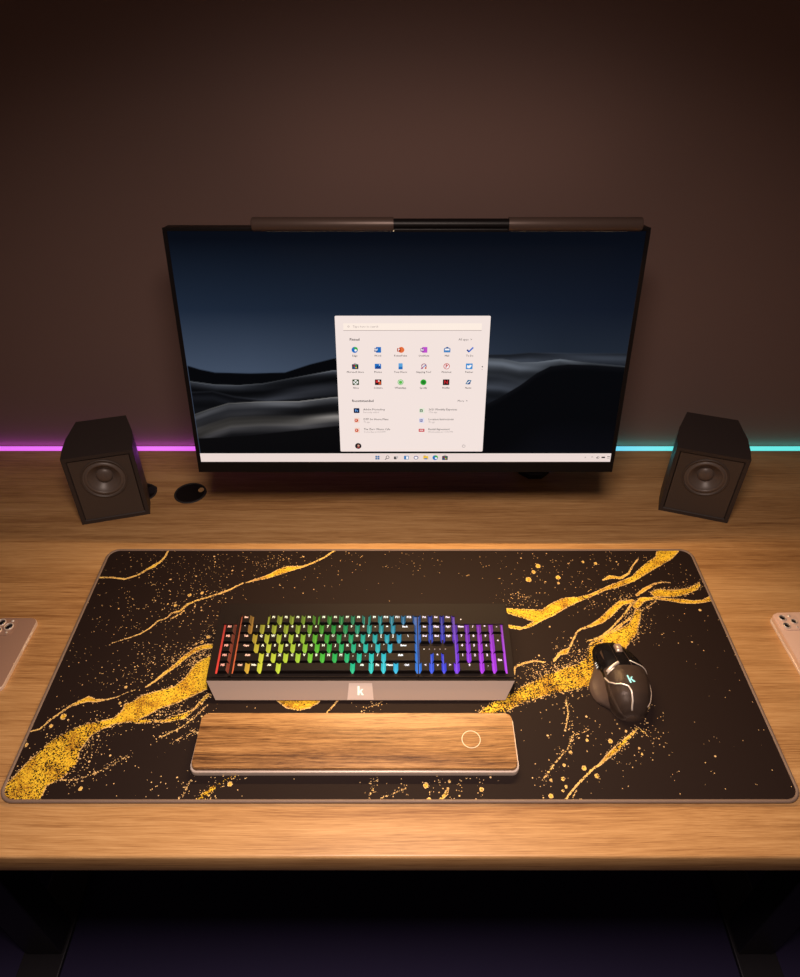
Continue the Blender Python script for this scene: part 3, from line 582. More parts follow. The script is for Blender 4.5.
GOLD_DUST = [(-286.7,199.9,37.0,20.0,0.28),(-329.0,183.9,33.0,29.0,0.07),(-267.6,191.8,19.0,13.0,0.5),(-282.5,113.6,32.0,8.0,0.4),(-369.1,68.9,17.0,29.0,0.22),(-409.6,82.1,72.0,34.0,0.04),(-322.6,160.5,39.0,22.0,0.07),(182.5,172.8,34.0,13.0,0.42),(230.7,199.9,19.0,23.0,0.33),(221.7,172.8,26.0,16.0,0.5),(254.8,145.4,38.0,12.0,0.05),(-278.3,356.3,75.0,43.0,0.06),(-302.2,296.7,58.0,39.0,0.07),(-397.0,377.3,61.0,26.0,0.05),(-180.2,377.3,27.0,15.0,0.14),(-151.6,366.7,91.0,39.0,0.03),(238.9,346.0,90.0,46.0,0.05),(169.8,296.7,20.0,17.0,0.25),(366.5,377.3,46.0,22.0,0.06),(418.0,346.0,30.0,21.0,0.05),(358.7,242.1,34.0,27.0,0.035),(238.1,68.9,60.0,48.0,0.035),(306.8,102.4,15.0,28.0,0.09),(62.5,19.3,34.0,14.0,0.12),(-393.1,37.4,46.0,22.0,0.1),(-382.2,145.4,76.0,63.0,0.035),(-272.7,19.3,34.0,18.0,0.05),(302.2,296.7,36.0,27.0,0.09),(-333.4,250.9,83.0,55.0,0.04),(-417.3,296.7,58.0,60.0,0.025),(0.0,377.3,92.0,17.0,0.03),(328.6,287.3,14.0,27.0,0.3),(320.0,242.1,11.0,18.0,0.3),(-251.7,224.9,16.0,35.0,0.3),(455.8,224.9,20.0,111.0,0.02),(350.9,49.8,47.0,39.0,0.01)]

def mat_surface():
    W_, H_ = 900, 400
    xs = np.arange(-449, 450, 1.0); ys = np.arange(1, 400, 1.0)
    X, Y = np.meshgrid(xs, ys, indexing='xy')
    vein = np.full(X.shape, -20.0); fill = np.full(X.shape, .97); dust = np.zeros(X.shape)
    def put(x0, x1, y0, y1, fn, fl):
        i0, i1 = np.clip(np.searchsorted(xs, [x0, x1]), 0, len(xs)); j0, j1 = np.clip(np.searchsorted(ys, [y0, y1]), 0, len(ys))
        if i1 <= i0 or j1 <= j0: return
        sl = (slice(j0, j1), slice(i0, i1)); d = fn(X[sl], Y[sl])
        up = d > vein[sl]; vein[sl] = np.where(up, d, vein[sl]); fill[sl] = np.where(up, fl, fill[sl])
    def seg(P, Q, x, y):
        dx, dy = Q[0] - P[0], Q[1] - P[1]; t = np.clip(((x - P[0]) * dx + (y - P[1]) * dy) / (dx * dx + dy * dy + 1e-9), 0, 1)
        return np.hypot(x - P[0] - t * dx, y - P[1] - t * dy), t
    def wob(x, y): return 1.2 * np.sin(x * .11 + 2 * np.sin(y * .05)) * np.sin(y * .13 + 1.1) 
    for fl, pts in GOLD_POLYS:
        px = [p[0] for p in pts]; py = [p[1] for p in pts]
        def fn(x, y, pts=pts):
            inside = np.zeros(x.shape, bool); dm = np.full(x.shape, 99.0)
            for P, Q in zip(pts, pts[1:] + pts[:1]):
                dm = np.minimum(dm, seg(P, Q, x, y)[0])
                c = ((P[1] > y) != (Q[1] > y)) & (x < (Q[0] - P[0]) * (y - P[1]) / ((Q[1] - P[1]) or 1e-9) + P[0]); inside ^= c
            return np.where(inside, dm, -dm)
        put(min(px) - 15, max(px) + 15, min(py) - 15, max(py) + 15, fn, fl)
    for fl, pts in GOLD_STROKES:
        for P, Q in zip(pts, pts[1:]):
            def fn(x, y, P=P, Q=Q):
                d, t = seg(P, Q, x, y); return np.maximum(P[2] + (Q[2] - P[2]) * t, .38) - d
            put(min(P[0], Q[0]) - 12, max(P[0], Q[0]) + 12, min(P[1], Q[1]) - 12, max(P[1], Q[1]) + 12, fn, fl)
    for x0, y0, r in GOLD_DROPS:
        put(x0 - 8, x0 + 8, y0 - 8, y0 + 8, lambda x, y: r - np.hypot(x - x0, (y - y0) * .85), 1.0)
    for x0, y0, rx, ry, d in GOLD_DUST:
        dust = np.maximum(dust, 0) + d * np.exp(-((X - x0) / rx) ** 2 - ((Y - y0) / ry) ** 2)
    # loose grains gather along the grainy rivers
    dust += np.where(fill < .9, .45 * np.exp(-np.clip(-vein, 0, 99) / 3.0) * (vein > -19), 0)
    dust *= .85; dust += .0025
    P = np.stack([X / 1000, Y / 1000, 0 * X + .0030], -1).reshape(-1, 3)
    ny, nx = X.shape; idx = np.arange(nx * ny).reshape(ny, nx)
    cx = (X[:-1, :-1] + .5); cy = (Y[:-1, :-1] + .5); r = 15.5
    qx = np.maximum(np.abs(cx) - (449 - r), 0); qy = np.maximum(np.abs(cy - 200) - (199 - r), 0); keep = np.hypot(qx, qy) < r
    q = np.stack([idx[:-1, :-1], idx[:-1, 1:], idx[1:, 1:], idx[1:, :-1]], -1)[keep]
    me = grid_mesh('printed_cloth', P, q)
    for nm, arr in (('vein', vein), ('fill', fill), ('dust', dust)):
        a = me.attributes.new(nm, 'FLOAT', 'POINT'); a.data.foreach_set('value', arr.astype(np.float32).ravel())
    return me

def mat_material():
    m = material('gold_marbled_cloth', (.02, .015, .012), .66, spec=.16)
    nt, N, L, b = nodes_of(m)
    tc = N.new('ShaderNodeTexCoord'); mm_ = N.new('ShaderNodeMapping'); mm_.inputs['Scale'].default_value = (1000, 1000, 1000); L.new(tc.outputs['Object'], mm_.inputs['Vector'])
    V = mm_.outputs[0]
    def attr(n): a = N.new('ShaderNodeAttribute'); a.attribute_name = n; return a.outputs['Fac']
    def math_(op, a, b_=None, c=None, clamp=False):
        n = N.new('ShaderNodeMath'); n.operation = op; n.use_clamp = clamp
        for i, v in enumerate((a, b_, c)):
            if v is None: continue
            if isinstance(v, (int, float)): n.inputs[i].default_value = v
            else: L.new(v, n.inputs[i])
        return n.outputs[0]
    def noise_(s, det=2): n = N.new('ShaderNodeTexNoise'); n.inputs['Scale'].default_value = s; n.inputs['Detail'].default_value = det; L.new(V, n.inputs['Vector']); return n.outputs['Fac']
    def voro(s):
        n = N.new('ShaderNodeTexVoronoi'); n.inputs['Scale'].default_value = s; L.new(V, n.inputs['Vector'])
        sep = N.new('ShaderNodeSeparateColor'); L.new(n.outputs['Color'], sep.inputs[0]); return n.outputs['Distance'], sep.outputs[0], sep.outputs[1]
    vein, fill, dust = attr('vein'), attr('fill'), attr('dust')
    # wavy, torn vein edge
    n1 = noise_(.55, 4); edge = math_('MULTIPLY', math_('SUBTRACT', n1, .5), 3.0)
    band = math_('GREATER_THAN', math_('ADD', vein, edge), 0.0)
    # dark grains inside the band: more where fill is low; clumped by a broad noise
    d2, r2, q2 = voro(.85)
    clump = math_('MULTIPLY', math_('SUBTRACT', noise_(.055, 2), .5), 1.1)
    lowf = math_('SUBTRACT', 1.0, fill)
    rim = math_('MULTIPLY', math_('SUBTRACT', 1.0, math_('MULTIPLY', vein, .16, clamp=True)), math_('MULTIPLY_ADD', lowf, 1.1, .12))
    rim = math_('MULTIPLY', rim, math_('GREATER_THAN', noise_(.03, 2), .47))
    fill = math_('SUBTRACT', fill, rim)
    fl = math_('SUBTRACT', fill, math_('MULTIPLY', math_('MULTIPLY', clump, lowf), 3.0))
    inner = math_('LESS_THAN', r2, fl)
    solid = math_('MULTIPLY', band, inner)
    # free grains
    d3, r3, q3 = voro(.66)
    g1 = math_('MULTIPLY', math_('LESS_THAN', r3, dust), math_('LESS_THAN', d3, math_('MULTIPLY_ADD', q3, .30, .22)))
    d4, r4, q4 = voro(.27)
    g2 = math_('MULTIPLY', math_('LESS_THAN', r4, math_('MULTIPLY', dust, .40)), math_('LESS_THAN', d4, math_('MULTIPLY_ADD', q4, .28, .12)))
    gold = math_('MAXIMUM', solid, math_('MAXIMUM', g1, g2))
    # gold colour: bright yellow to burnt orange, finely mottled
    d5, r5, q5 = voro(.9)
    shade = math_('ADD', math_('MULTIPLY', noise_(.045, 2), .75), math_('MULTIPLY', r5, .35))
    cr = N.new('ShaderNodeValToRGB'); e = cr.color_ramp.elements
    e[0].position = .30; e[0].color = (.24, .10, .014, 1); e[1].position = .68; e[1].color = (.90, .62, .040, 1)
    e2 = e.new(.48); e2.color = (.64, .37, .024, 1)
    L.new(shade, cr.inputs[0])
    pale = N.new('ShaderNodeMixRGB'); pale.inputs[2].default_value = (.86, .60, .34, 1); L.new(cr.outputs[0], pale.inputs[1])
    thin = math_('MULTIPLY', math_('SUBTRACT', 1.0, math_('MULTIPLY', math_('ADD', vein, .2), .45, clamp=True)), .75, clamp=True); L.new(thin, pale.inputs[0])
    base = N.new('ShaderNodeMixRGB'); base.inputs[1].default_value = (.0145, .0078, .0066, 1); L.new(pale.outputs[0], base.inputs[2]); L.new(gold, base.inputs[0])
    L.new(base.outputs[0], b.inputs['Base Color'])
    return m
obj('printed_cloth', mat_surface(), mat_, mat_material())
bm = bmesh.new(); prism(bm, round_rect(.898, .398, .0165, 12, 0, .200), 0, .0026); obj('rubber_base', bm, mat_, M_RUBBER)
bm = bmesh.new(); tube(bm, [(x, y, .0021) for x, y in round_rect(.8985, .3985, .0165, 14, 0, .200)], .0022, 12, closed=True, squash=.98); obj('stitched_edge', bm, mat_, M_MATEDGE, True)
MAT_TOP = .0030

# ------------------------------------------------------------------ keyboard
KS = math.atan2(.016, .112); KL = .1131
kb = thing('keyboard', 'black mechanical keyboard with rainbow backlit keys and pale metal front', 'keyboard', (-.0495, .531, MAT_TOP))
# local frame: x right, y back, z up from the mat
kz = .024 - MAT_TOP
def deck(s, h=0.0):  # distance s up the sloped deck, height h above it
    return (math.cos(KS) * s - math.sin(KS) * h, kz + math.sin(KS) * s + math.cos(KS) * h)
HW = .1935
def slab(bm, x0, x1, s0, s1, h0, h1, bev=0, mat=0):
    vs_ = box(bm, (x0, s0, h0), (x1, s1, h1), mat, bev)
    return
def to_deck(bm):
    for v in bm.verts:
        y, z = deck(v.co.y, v.co.z); v.co.y, v.co.z = y, z
# case: side profile extruded, narrower below the front plate
bm = bmesh.new()
def section(x, inset):
    y0, z0 = deck(0); y1, z1 = deck(KL)
    return [(x, y0 + .0005, z0), (x, y1, z1), (x, y1 + .002, z1 - .004), (x, y1 - .002, .002), (x, y1 - .03, 0), (x, y0 - .004, 0), (x, y0 - .006, .004)]
A = [bm.verts.new(p) for p in section(-HW, 0)]; B = [bm.verts.new(p) for p in section(HW, 0)]
for i in range(len(A)): bm.faces.new((A[i], A[(i + 1) % len(A)], B[(i + 1) % len(B)], B[i]))
bm.faces.new(A[::-1]); bm.faces.new(B)
M_CASE = speck_bump(material('keyboard_top_plate', (.012, .008, .007), .55, spec=.12), 1200, .05)
obj('case', bm, kb, M_CASE)
bm = bmesh.new(); slab(bm, -HW, HW, .0925, KL, -.001, .0022, .0006); slab(bm, -HW, HW, 0, .0040, 0, .0010); 
slab(bm, -HW, -.1840, .0035, .0970, 0, .0020); slab(bm, .1855, HW, .0035, .0970, 0, .0020)
to_deck(bm); obj('top_frame', bm, kb, M_CASE)
# front plate, leaning back: wide at the top, narrow at the bottom
ft, fb_ = (0.0, kz - .0004), (-.0165, .0035)
bm = bmesh.new(); th = .0016
vs1 = [(-HW, *ft), (HW, *ft), (.1815, *fb_), (-.1815, *fb_)]
nrm = Vector((0, -(ft[1] - fb_[1]), (ft[0] - fb_[0]) * 1.0)).normalized()
a_ = [bm.verts.new(Vector(p)) for p in vs1]; b_ = [bm.verts.new(Vector(p) + Vector((0, .004, -.003))) for p in vs1]
bm.faces.new(a_); bm.faces.new(b_[::-1])
for i in range(4): bm.faces.new((a_[i], a_[(i + 1) % 4], b_[(i + 1) % 4], b_[i]))
obj('front_plate', bm, kb, M_SILVER)
def on_front(x, t, d=0):   # t from 0 at the bottom to 1 at the top of the plate
    y = fb_[0] + (ft[0] - fb_[0]) * t; z = fb_[1] + (ft[1] - fb_[1]) * t
    nn = Vector((0, fb_[1] - ft[1], ft[0] - fb_[0])).normalized(); return Vector((x, y, z)) + nn * d
bm = bmesh.new()
a_ = [bm.verts.new(on_front(x, t, .0004)) for x, t in ((-.0165, .02), (.0165, .02), (.0145, .88), (-.0145, .88))]
b_ = [bm.verts.new(v.co - Vector((0, -.0004, .0004))) for v in a_]
bm.faces.new(a_); bm.faces.new(b_[::-1])
for i in range(4): bm.faces.new((a_[i], a_[(i + 1) % 4], b_[(i + 1) % 4], b_[i]))
badge = obj('badge', bm, kb, M_BADGE)
K_SHAPE = [[(-.5, -.8), (-.12, -.8), (-.12, 1.0), (-.5, 1.0)], [(-.12, -.08), (.25, .42), (.68, .42), (.10, -.18), (-.12, -.40)], [(-.06, .02), (.14, .14), (.78, -.8), (.30, -.8)]]
def k_logo(fn, s):
    V_, F_ = [], []
    for sh in K_SHAPE:
        n0 = len(V_); V_ += [tuple(fn(x * s, y * s)) for x, y in sh]; F_.append(tuple(range(n0, n0 + len(sh))))
    me = bpy.data.meshes.new('letter_logo'); me.from_pydata(V_, [], F_); return me
FL = math.hypot(ft[0] - fb_[0], ft[1] - fb_[1])
me = k_logo(lambda x, y: on_front(x - .0005, .47 + y / FL, .0008), .0062)
obj('letter_logo', paint(me, srgb(225, 250, 225)), badge, M_LEGEND)

# backlight under the keys, rainbow across the width (red, yellow, green, cyan, blue, violet)
RB = [(-.1830, (255, 60, 45)), (-.165, (250, 100, 60)), (-.150, (240, 150, 50)), (-.128, (235, 230, 60)), (-.085, (205, 235, 60)), (-.060, (110, 220, 50)), (-.040, (40, 200, 70)), (-.015, (20, 205, 130)), (.010, (30, 220, 200)), (.035, (50, 215, 235)), (.060, (50, 170, 245)), (.080, (40, 100, 240)), (.105, (60, 70, 235)), (.122, (130, 50, 240)), (.150, (190, 50, 245)), (.186, (200, 60, 245))]
RBL = [(x, srgb(*c)) for x, c in RB]
nx_ = 110; V_, F_, C_ = [], [], []
for i in range(nx_ + 1):
    x = -.1850 + .3710 * i / nx_
    for s_ in (.0040, .0995):
        y, z = deck(s_, .0006); V_.append((x, y, z)); c = ramp(RBL, x); q_ = .30 if s_ > .05 else 1.0; C_.append((c[0] * q_, c[1] * q_, c[2] * q_, 1))
for i in range(nx_): F_.append((2 * i, 2 * i + 2, 2 * i + 3, 2 * i + 1))
me = bpy.data.meshes.new('backlight'); me.from_pydata(V_, [], F_)
a = me.color_attributes.new('glow', 'FLOAT_COLOR', 'POINT')
for i, c in enumerate(C_): a.data[i].color = c
obj('backlight', me, kb, M_PLATE)
# dark plates where there are no keys; raised dividers added to hide backlight glow
bm = bmesh.new()
slab(bm, .0742, .1205, .0364, .0560, .0004, .0030); slab(bm, .0742, .0886, .0224, .0364, .0004, .0030); slab(bm, .1058, .1205, .0224, .0364, .0004, .0030); slab(bm, .0725, .0875, .0085, .0296, .0004, .0030) if False else None
slab(bm, -.1855, -.1635, .0800, .1000, .0004, .0030); slab(bm, -.1455, -.1270, .0800, .1000, .0004, .0030); slab(bm, .1225, .1870, .0800, .1000, .0004, .0030)
slab(bm, -.1855, .1870, .0035, .0080, .0004, .0030)
slab(bm, -.0629, -.0598, .0785, .0930, .0004, .0050); slab(bm, .0027, .0073, .0785, .0930, .0004, .0050)
slab(bm, -.1660, -.1630, .0035, .0930, .0004, .0060); slab(bm, .0721, .0733, .0035, .0930, .0004, .0070); slab(bm, .0732, .0748, .0035, .1000, .0004, .0026) if False else None
to_deck(bm); obj('blank_plate', bm, kb, M_CASE)

M_CAP = material('black_keycap', (.007, .005, .005), .45, spec=.16); M_CAPSIDE = glow_material('keycap_side_painted_glow', .75, (.03, .03, .03), .45)  # cap sides emit a painted backlight glow, no light passes through them
U = .0156; PY = .0139
def cap_mesh(w, d, x, s):
    bm = bmesh.new(); hb, ht = .0016, .0082
    bx, by = w / 2 - .0008, d / 2 - .0002; tx, ty = w / 2 - .0030, d / 2 - .0016
    levels = [(bx, by, hb), (bx - .0004, by - .0002, hb + .0015), (tx + .0004, ty + .0002, ht - .0010), (tx, ty, ht - .0003), (tx - .0005, ty - .0005, ht)]
    rings = []
    for x_, y, h in levels: rings.append([bm.verts.new((-x_, -y, h)), bm.verts.new((x_, -y, h)), bm.verts.new((x_, y, h)), bm.verts.new((-x_, y, h))])
    for li, (A, B) in enumerate(zip(rings, rings[1:])):
        for k in range(4):
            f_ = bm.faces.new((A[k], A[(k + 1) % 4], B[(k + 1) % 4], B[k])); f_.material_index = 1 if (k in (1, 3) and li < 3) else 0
    bm.faces.new(rings[-1]); bm.faces.new(rings[0][::-1])
    Mr = Matrix.Rotation(KS, 4, 'X')
    for v in bm.verts: v.co = Mr @ v.co
    me = bpy.data.meshes.new('keycap'); bm.normal_update(); bm.to_mesh(me); bm.free(); me.materials.append(M_CAP); me.materials.append(M_CAPSIDE)
    a = me.color_attributes.new('glow', 'FLOAT_COLOR', 'CORNER'); lvl = float(np.interp(s, [.012, .04, .075, .09], [1.0, .85, .38, .28])) * (.35 if x < -.165 else 1.0)  # painted glow weaker towards the back rows and on the macro keys
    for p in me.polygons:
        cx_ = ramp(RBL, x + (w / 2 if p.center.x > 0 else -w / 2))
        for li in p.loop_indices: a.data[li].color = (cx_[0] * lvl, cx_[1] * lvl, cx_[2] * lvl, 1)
    return me
def key(x, s, w=1.0, h=1.0, txt='', name='keycap', size=.0040, col=None, dy=.0022, body=None):
    """x, s: centre of the key on the deck (x in the keyboard's frame)"""
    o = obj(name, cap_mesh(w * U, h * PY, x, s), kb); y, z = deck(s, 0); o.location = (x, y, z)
    if txt:
        Mr = Matrix.Rotation(KS, 4, 'X') @ Matrix.Translation((0, dy + (h - 1) * PY * .0, .0083))
        me = text_mesh(txt, size, 'CENTER', .00022, Mr, 1)
        c = col or ramp(RBL, x); m_ = tuple(.45 * q + .55 * p for q, p in zip(c, (1, 1, 1))) if not col else col
        obj('legend', paint(me, tuple(1.0 * q for q in m_)), o, M_LEGEND)
    return o
X0 = -.2119 + .0495   # left edge of the main block
S = [.0150 + PY * k for k in range(6)]      # row centres: bottom row ... number row, then the function row
S[5] = .0150 + PY * 5 + .0005
MAGX = -.2238 + .0495
RED = srgb(245, 130, 105)
for k in range(5): key(MAGX, S[4 - k], 1, 1, 'M%d' % (k + 1), 'macro_key', .0040, RED)
def row(s, items, x0=X0, name='keycap'):
    x = x0
    for it in items:
        if isinstance(it, (int, float)): x += it * U; continue
        t_, w_ = it; sz = .0046 if len(t_) < 3 else .0036
        col = srgb(245, 165, 130) if (x + w_ * U / 2) < X0 + U * 1.3 and w_ != 1.0 or t_ == 'Esc' else None
        key(x + w_ * U / 2, s, w_, 1, t_, name, sz, col)
        x += w_ * U
one = lambda s_: [(c, 1.0) for c in s_]
row(S[5], [('Esc', 1.0)])
for k in range(12):
    fx = (-.1675, -.1511, -.1355, -.1206, -.1011, -.0857, -.0700, -.0550, -.0340, -.0187, -.0033, .0120)[k] + .0495
    key(fx, S[5], 1, 1, 'F%d' % (k + 1), 'keycap', .0040)
row(S[4], one('`1234567890-=') + [('Back', 2.0)])
row(S[3], [('Tab', 1.5)] + one('QWERTYUIOP[]') + [('\\', 1.5)])
row(S[2], [('Caps', 1.75)] + one("ASDFGHJKL;'") + [('Enter', 2.25)])
row(S[1], [('Shift', 2.25)] + one('ZXCVBNM,./') + [('Shift', 2.75)])
row(S[0], [('Ctrl', 1.25), ('Win', 1.0), ('Alt', 1.5), ('', 6.0), ('Alt', 1.5), ('Fn', 1.0), ('Menu', 1.0), ('Ctrl', 1.75)])
NX = .0321 + .0495 - U / 2
for s_, names_ in ((S[5], ('Prt', 'Scr', 'Pau')), (S[4], ('Ins', 'Hm', 'PgU')), (S[3], ('Del', 'End', 'PgD'))): row(s_, [(q, 1.0) for q in names_], NX)
key(NX + 1.5 * U, S[1], 1, 1, '^', 'keycap', .0050); row(S[0], [('<', 1.0), ('v', 1.0), ('>', 1.0)], NX)
PX = .0722 + .0495
row(S[4], [('Num', 1.0), ('/', 1.0), ('*', 1.0), ('-', 1.0)], PX, 'numpad_key')
row(S[3], one('789'), PX, 'numpad_key'); row(S[2], one('456'), PX, 'numpad_key'); row(S[1], one('123'), PX, 'numpad_key')
row(S[0], [('0', 2.0), ('.', 1.0)], PX, 'numpad_key')
key(PX + 3.5 * U, (S[2] + S[3]) / 2, 1, 2, '+', 'numpad_key', .0045); key(PX + 3.5 * U, (S[0] + S[1]) / 2, 1, 2, 'Ent', 'numpad_key', .0038)
for k in range(5):
    bm = bmesh.new(); y, z = deck(.0425, .0031); lathe(bm, [(.0008, 0), (.0006, .0003), (0, .0004)], 10)
    me = bpy.data.meshes.new('indicator_light'); bm.to_mesh(me); bm.free()
    o = obj('indicator_light', paint(me, srgb(250, 250, 240) if k == 0 else srgb(120, 100, 120)), kb, M_LEGEND); o.location = (.0310 + .0495 + .0069 * k, y, z)
bm = bmesh.new(); y, z = deck(.0870, .0031); lathe(bm, [(.0010, 0), (.0008, .0003), (0, .0004)], 10); me = bpy.data.meshes.new('indicator_light'); bm.to_mesh(me); bm.free()
o = obj('indicator_light', paint(me, srgb(250, 230, 220)), kb, M_LEGEND); o.location = (.0810 + .0495, y, z)

# ------------------------------------------------------------------ wooden wrist rest
rest = thing('wrist_rest', 'long walnut wood wrist rest with a metal rim in front of the keyboard', 'wrist rest', (-.0522, .4540, MAT_TOP))
RW, RD_ = .3785, .0740
bm = bmesh.new(); prism(bm, round_rect(RW, RD_, .008, 8), 0, .0065, bevel=.0012); smooth_by_angle(obj('metal_rim', bm, rest, M_RIM), 40)
bm = bmesh.new(); prism(bm, round_rect(RW - .0045, RD_ - .0045, .0065, 8), .0060, .0135, bevel=.002, seg=3)
for v in bm.verts:
    if v.co.z > .008: v.co.z += (v.co.y / RD_) * .003
smooth_by_angle(obj('wooden_top', bm, rest, M_WALNUT), 40)
bm = bmesh.new(); rx, ry = .0837 + .0522, .0005
n = 40; ro, ri = .0112, .0103
for k in range(n):
    p = []
    for r_, kk in ((ro, k), (ro, k + 1), (ri, k + 1), (ri, k)):
        a_ = 2 * math.pi * kk / n; yy = ry + r_ * math.sin(a_); p.append(bm.verts.new((rx + r_ * math.cos(a_), yy, .01365 + yy / RD_ * .003)))
    bm.faces.new(p)
bmesh.ops.remove_doubles(bm, verts=bm.verts, dist=1e-6)
obj('inlaid_ring', bm, rest, material('pale_inlay', (.85, .75, .62), .35, .3))

# ------------------------------------------------------------------ mouse
mouse = thing('gaming_mouse', 'dark sculpted computer mouse with chrome accents and cyan logo', 'mouse', (.283, .542, MAT_TOP))
YT, YH = -.0555, .0540
LT = [(-.0555, .004), (-.0535, .011), (-.049, .017), (-.040, .0215), (-.032, .0245), (-.020, .0255), (0, .0255), (.02, .0265), (.035, .0275), (.048, .0265), (.0525, .024), (.054, .020)]
RT = [(-.0555, .004), (-.0535, .013), (-.049, .019), (-.040, .0245), (-.026, .0295), (-.010, .0315), (.008, .0315), (.025, .0270), (.038, .0205), (.047, .0135), (.052, .0080), (.054, .003)]
HT = [(-.0555, .010), (-.052, .017), (-.045, .025), (-.035, .0315), (-.020, .0350), (-.005, .0345), (.015, .0300), (.035, .0230), (.048, .0175), (.054, .0140)]
def ip(T, y): return float(np.interp(y, [p[0] for p in T], [p[1] for p in T]))
def msurf(u, y, off=0.0, grow=0.0):
    """u from -1 (left flank) to 1 (right flank)"""
    w = ip(LT, y) if u < 0 else ip(RT, y); h = ip(HT, y)
    w += grow
    a_ = abs(u) * R(90)
    ex = .72
    x = math.copysign(w * math.sin(a_) ** .85, u); z = .002 + (h - .002 + off) * max(math.cos(a_), 0) ** ex
    return Vector((x, y, max(z, .0012)))
def mpatch(u0, u1, y0, y1, off, nu=26, ny=30, thick=.0010, shape=None):
    bm = bmesh.new(); G = []
    for j in range(ny + 1):
        y = y0 + (y1 - y0) * j / ny; rowv = []
        for i in range(nu + 1):
            a0, a1 = (u0(y) if callable(u0) else u0), (u1(y) if callable(u1) else u1)
            u = a0 + (a1 - a0) * i / nu; rowv.append(bm.verts.new(msurf(u, y, off, off)))
        G.append(rowv)
    for j in range(ny):
        for i in range(nu): bm.faces.new((G[j][i], G[j][i + 1], G[j + 1][i + 1], G[j + 1][i]))
    bmesh.ops.solidify(bm, geom=bm.faces[:], thickness=thick) if thick else None
    return bm
M_MSHELL = material('mouse_matte_brown_shell', (.10, .068, .054), .42, .15); M_MBLACK = material('mouse_black_plastic', (.014, .012, .013), .25)
# lower body
bm = bmesh.new(); G = []; ny = 56; nu = 40
for j in range(ny + 1):
    y = YT + (YH - YT) * j / ny; G.append([bm.verts.new(msurf(-1 + 2 * i / nu, y)) for i in range(nu + 1)])
for j in range(ny):
    for i in range(nu): bm.faces.new((G[j][i], G[j][i + 1], G[j + 1][i + 1], G[j + 1][i]))
low = []
for j in range(ny + 1): low.append((bm.verts.new((G[j][0].co.x, G[j][0].co.y, 0)), bm.verts.new((G[j][nu].co.x, G[j][nu].co.y, 0))))
for j in range(ny):
    bm.faces.new((low[j][0], G[j][0], G[j + 1][0], low[j + 1][0])); bm.faces.new((G[j][nu], low[j][1], low[j + 1][1], G[j + 1][nu])); bm.faces.new((low[j][0], low[j + 1][0], low[j + 1][1], low[j][1]))
bm.faces.new([low[0][0]] + [v for v in G[0]] + [low[0][1]]); bm.faces.new([low[ny][1]] + [v for v in G[ny][::-1]] + [low[ny][0]])
smooth_by_angle(obj('body', bm, mouse, M_MSHELL), 50)
# thumb rest wing on the left flank
WING = [(-.040, .0215), (-.036, .0270), (-.030, .0355), (-.023, .0395), (-.012, .0418), (-.002, .0408), (.008, .0362), (.018, .0315), (.034, .0262)]
bm = bmesh.new(); G = []
for j in range(33):
    y = -.040 + .074 * j / 32; w = ip(WING, y); w0 = ip(LT, y) - .006; r_ = []
    for i in range(11):
        t = i / 10; x = -(w0 + (w - w0) * t); z = .0012 + (.016 * (1 - t) ** 2.2 + .0065 * math.sqrt(max(0, 1 - t * t)))
        r_.append(bm.verts.new((x, y, z)))
    r_.append(bm.verts.new((-w * .99, y, .0008))); r_.append(bm.verts.new((-w0, y, .0008))); G.append(r_)
for j in range(32):
    for i in range(12): bm.faces.new((G[j][i], G[j][i + 1], G[j + 1][i + 1], G[j + 1][i]))
bm.faces.new(G[0]); bm.faces.new(G[-1][::-1])
smooth_by_angle(obj('thumb_rest', bm, mouse, M_MSHELL), 50)
# palm shell, pointed where it meets the buttons
o = obj('palm_cover', mpatch(-.66, .80, YT + .0003, .003, .0008), mouse, M_MSHELL, True)
o = obj('rear_side_cover', mpatch(-.985, -.70, YT + .0006, -.010, .0006, nu=10), mouse, M_MSHELL, True)
obj('left_button', mpatch(lambda y: -.70, lambda y: -.13, .006, YH - .001, .0010), mouse, M_MBLACK, True)
obj('front_spine', mpatch(lambda y: -.12, lambda y: .14, .0045, YH - .0005, .0004), mouse, M_MBLACK, True)
obj('left_flank', mpatch(-.985, -.71, -.006, YH - .001, .0005, nu=10), mouse, M_MBLACK, True)
obj('right_flank', mpatch(.81, .985, .002, YH - .002, .0005, nu=10), mouse, M_MBLACK, True)
obj('right_button', mpatch(lambda y: .15, lambda y: .80, .0045, YH - .0045, .0010), mouse, M_MBLACK, True)
def strip(name, pts, r, mat, parent=mouse, off=.0012):
    bm = bmesh.new(); pp = []
    for (u0, y0), (u1, y1) in zip(pts, pts[1:]):
        for k in range(5): pp.append(msurf(u0 + (u1 - u0) * k / 5, y0 + (y1 - y0) * k / 5, off, off))
    pp.append(msurf(*pts[-1], off, off)); tube(bm, pp, r, 8); return obj(name, bm, parent, mat, True)
strip('chrome_trim', [(-.58, -.0010), (-.44, .0015), (-.28, .0050), (-.12, .0085)], .0019, M_CHROME)
strip('chrome_trim', [(-.74, -.006), (-.62, -.016), (-.42, -.0225), (-.20, -.0250), (-.06, -.028), (-.01, -.034), (-.01, -.044), (-.05, -.052)], .0011, M_CHROME)
strip('chrome_trim', [(-.60, -.0045), (-.44, -.0020), (-.30, .0005)], .0008, M_CHROME)
strip('chrome_trim', [(.13, .012), (.30, .0075), (.60, .005), (.82, .003)], .0007, M_CHROME)
strip('chrome_trim', [(.86, -.012), (.86, -.022), (.80, -.036), (.66, -.046)], .0005, M_RIM)
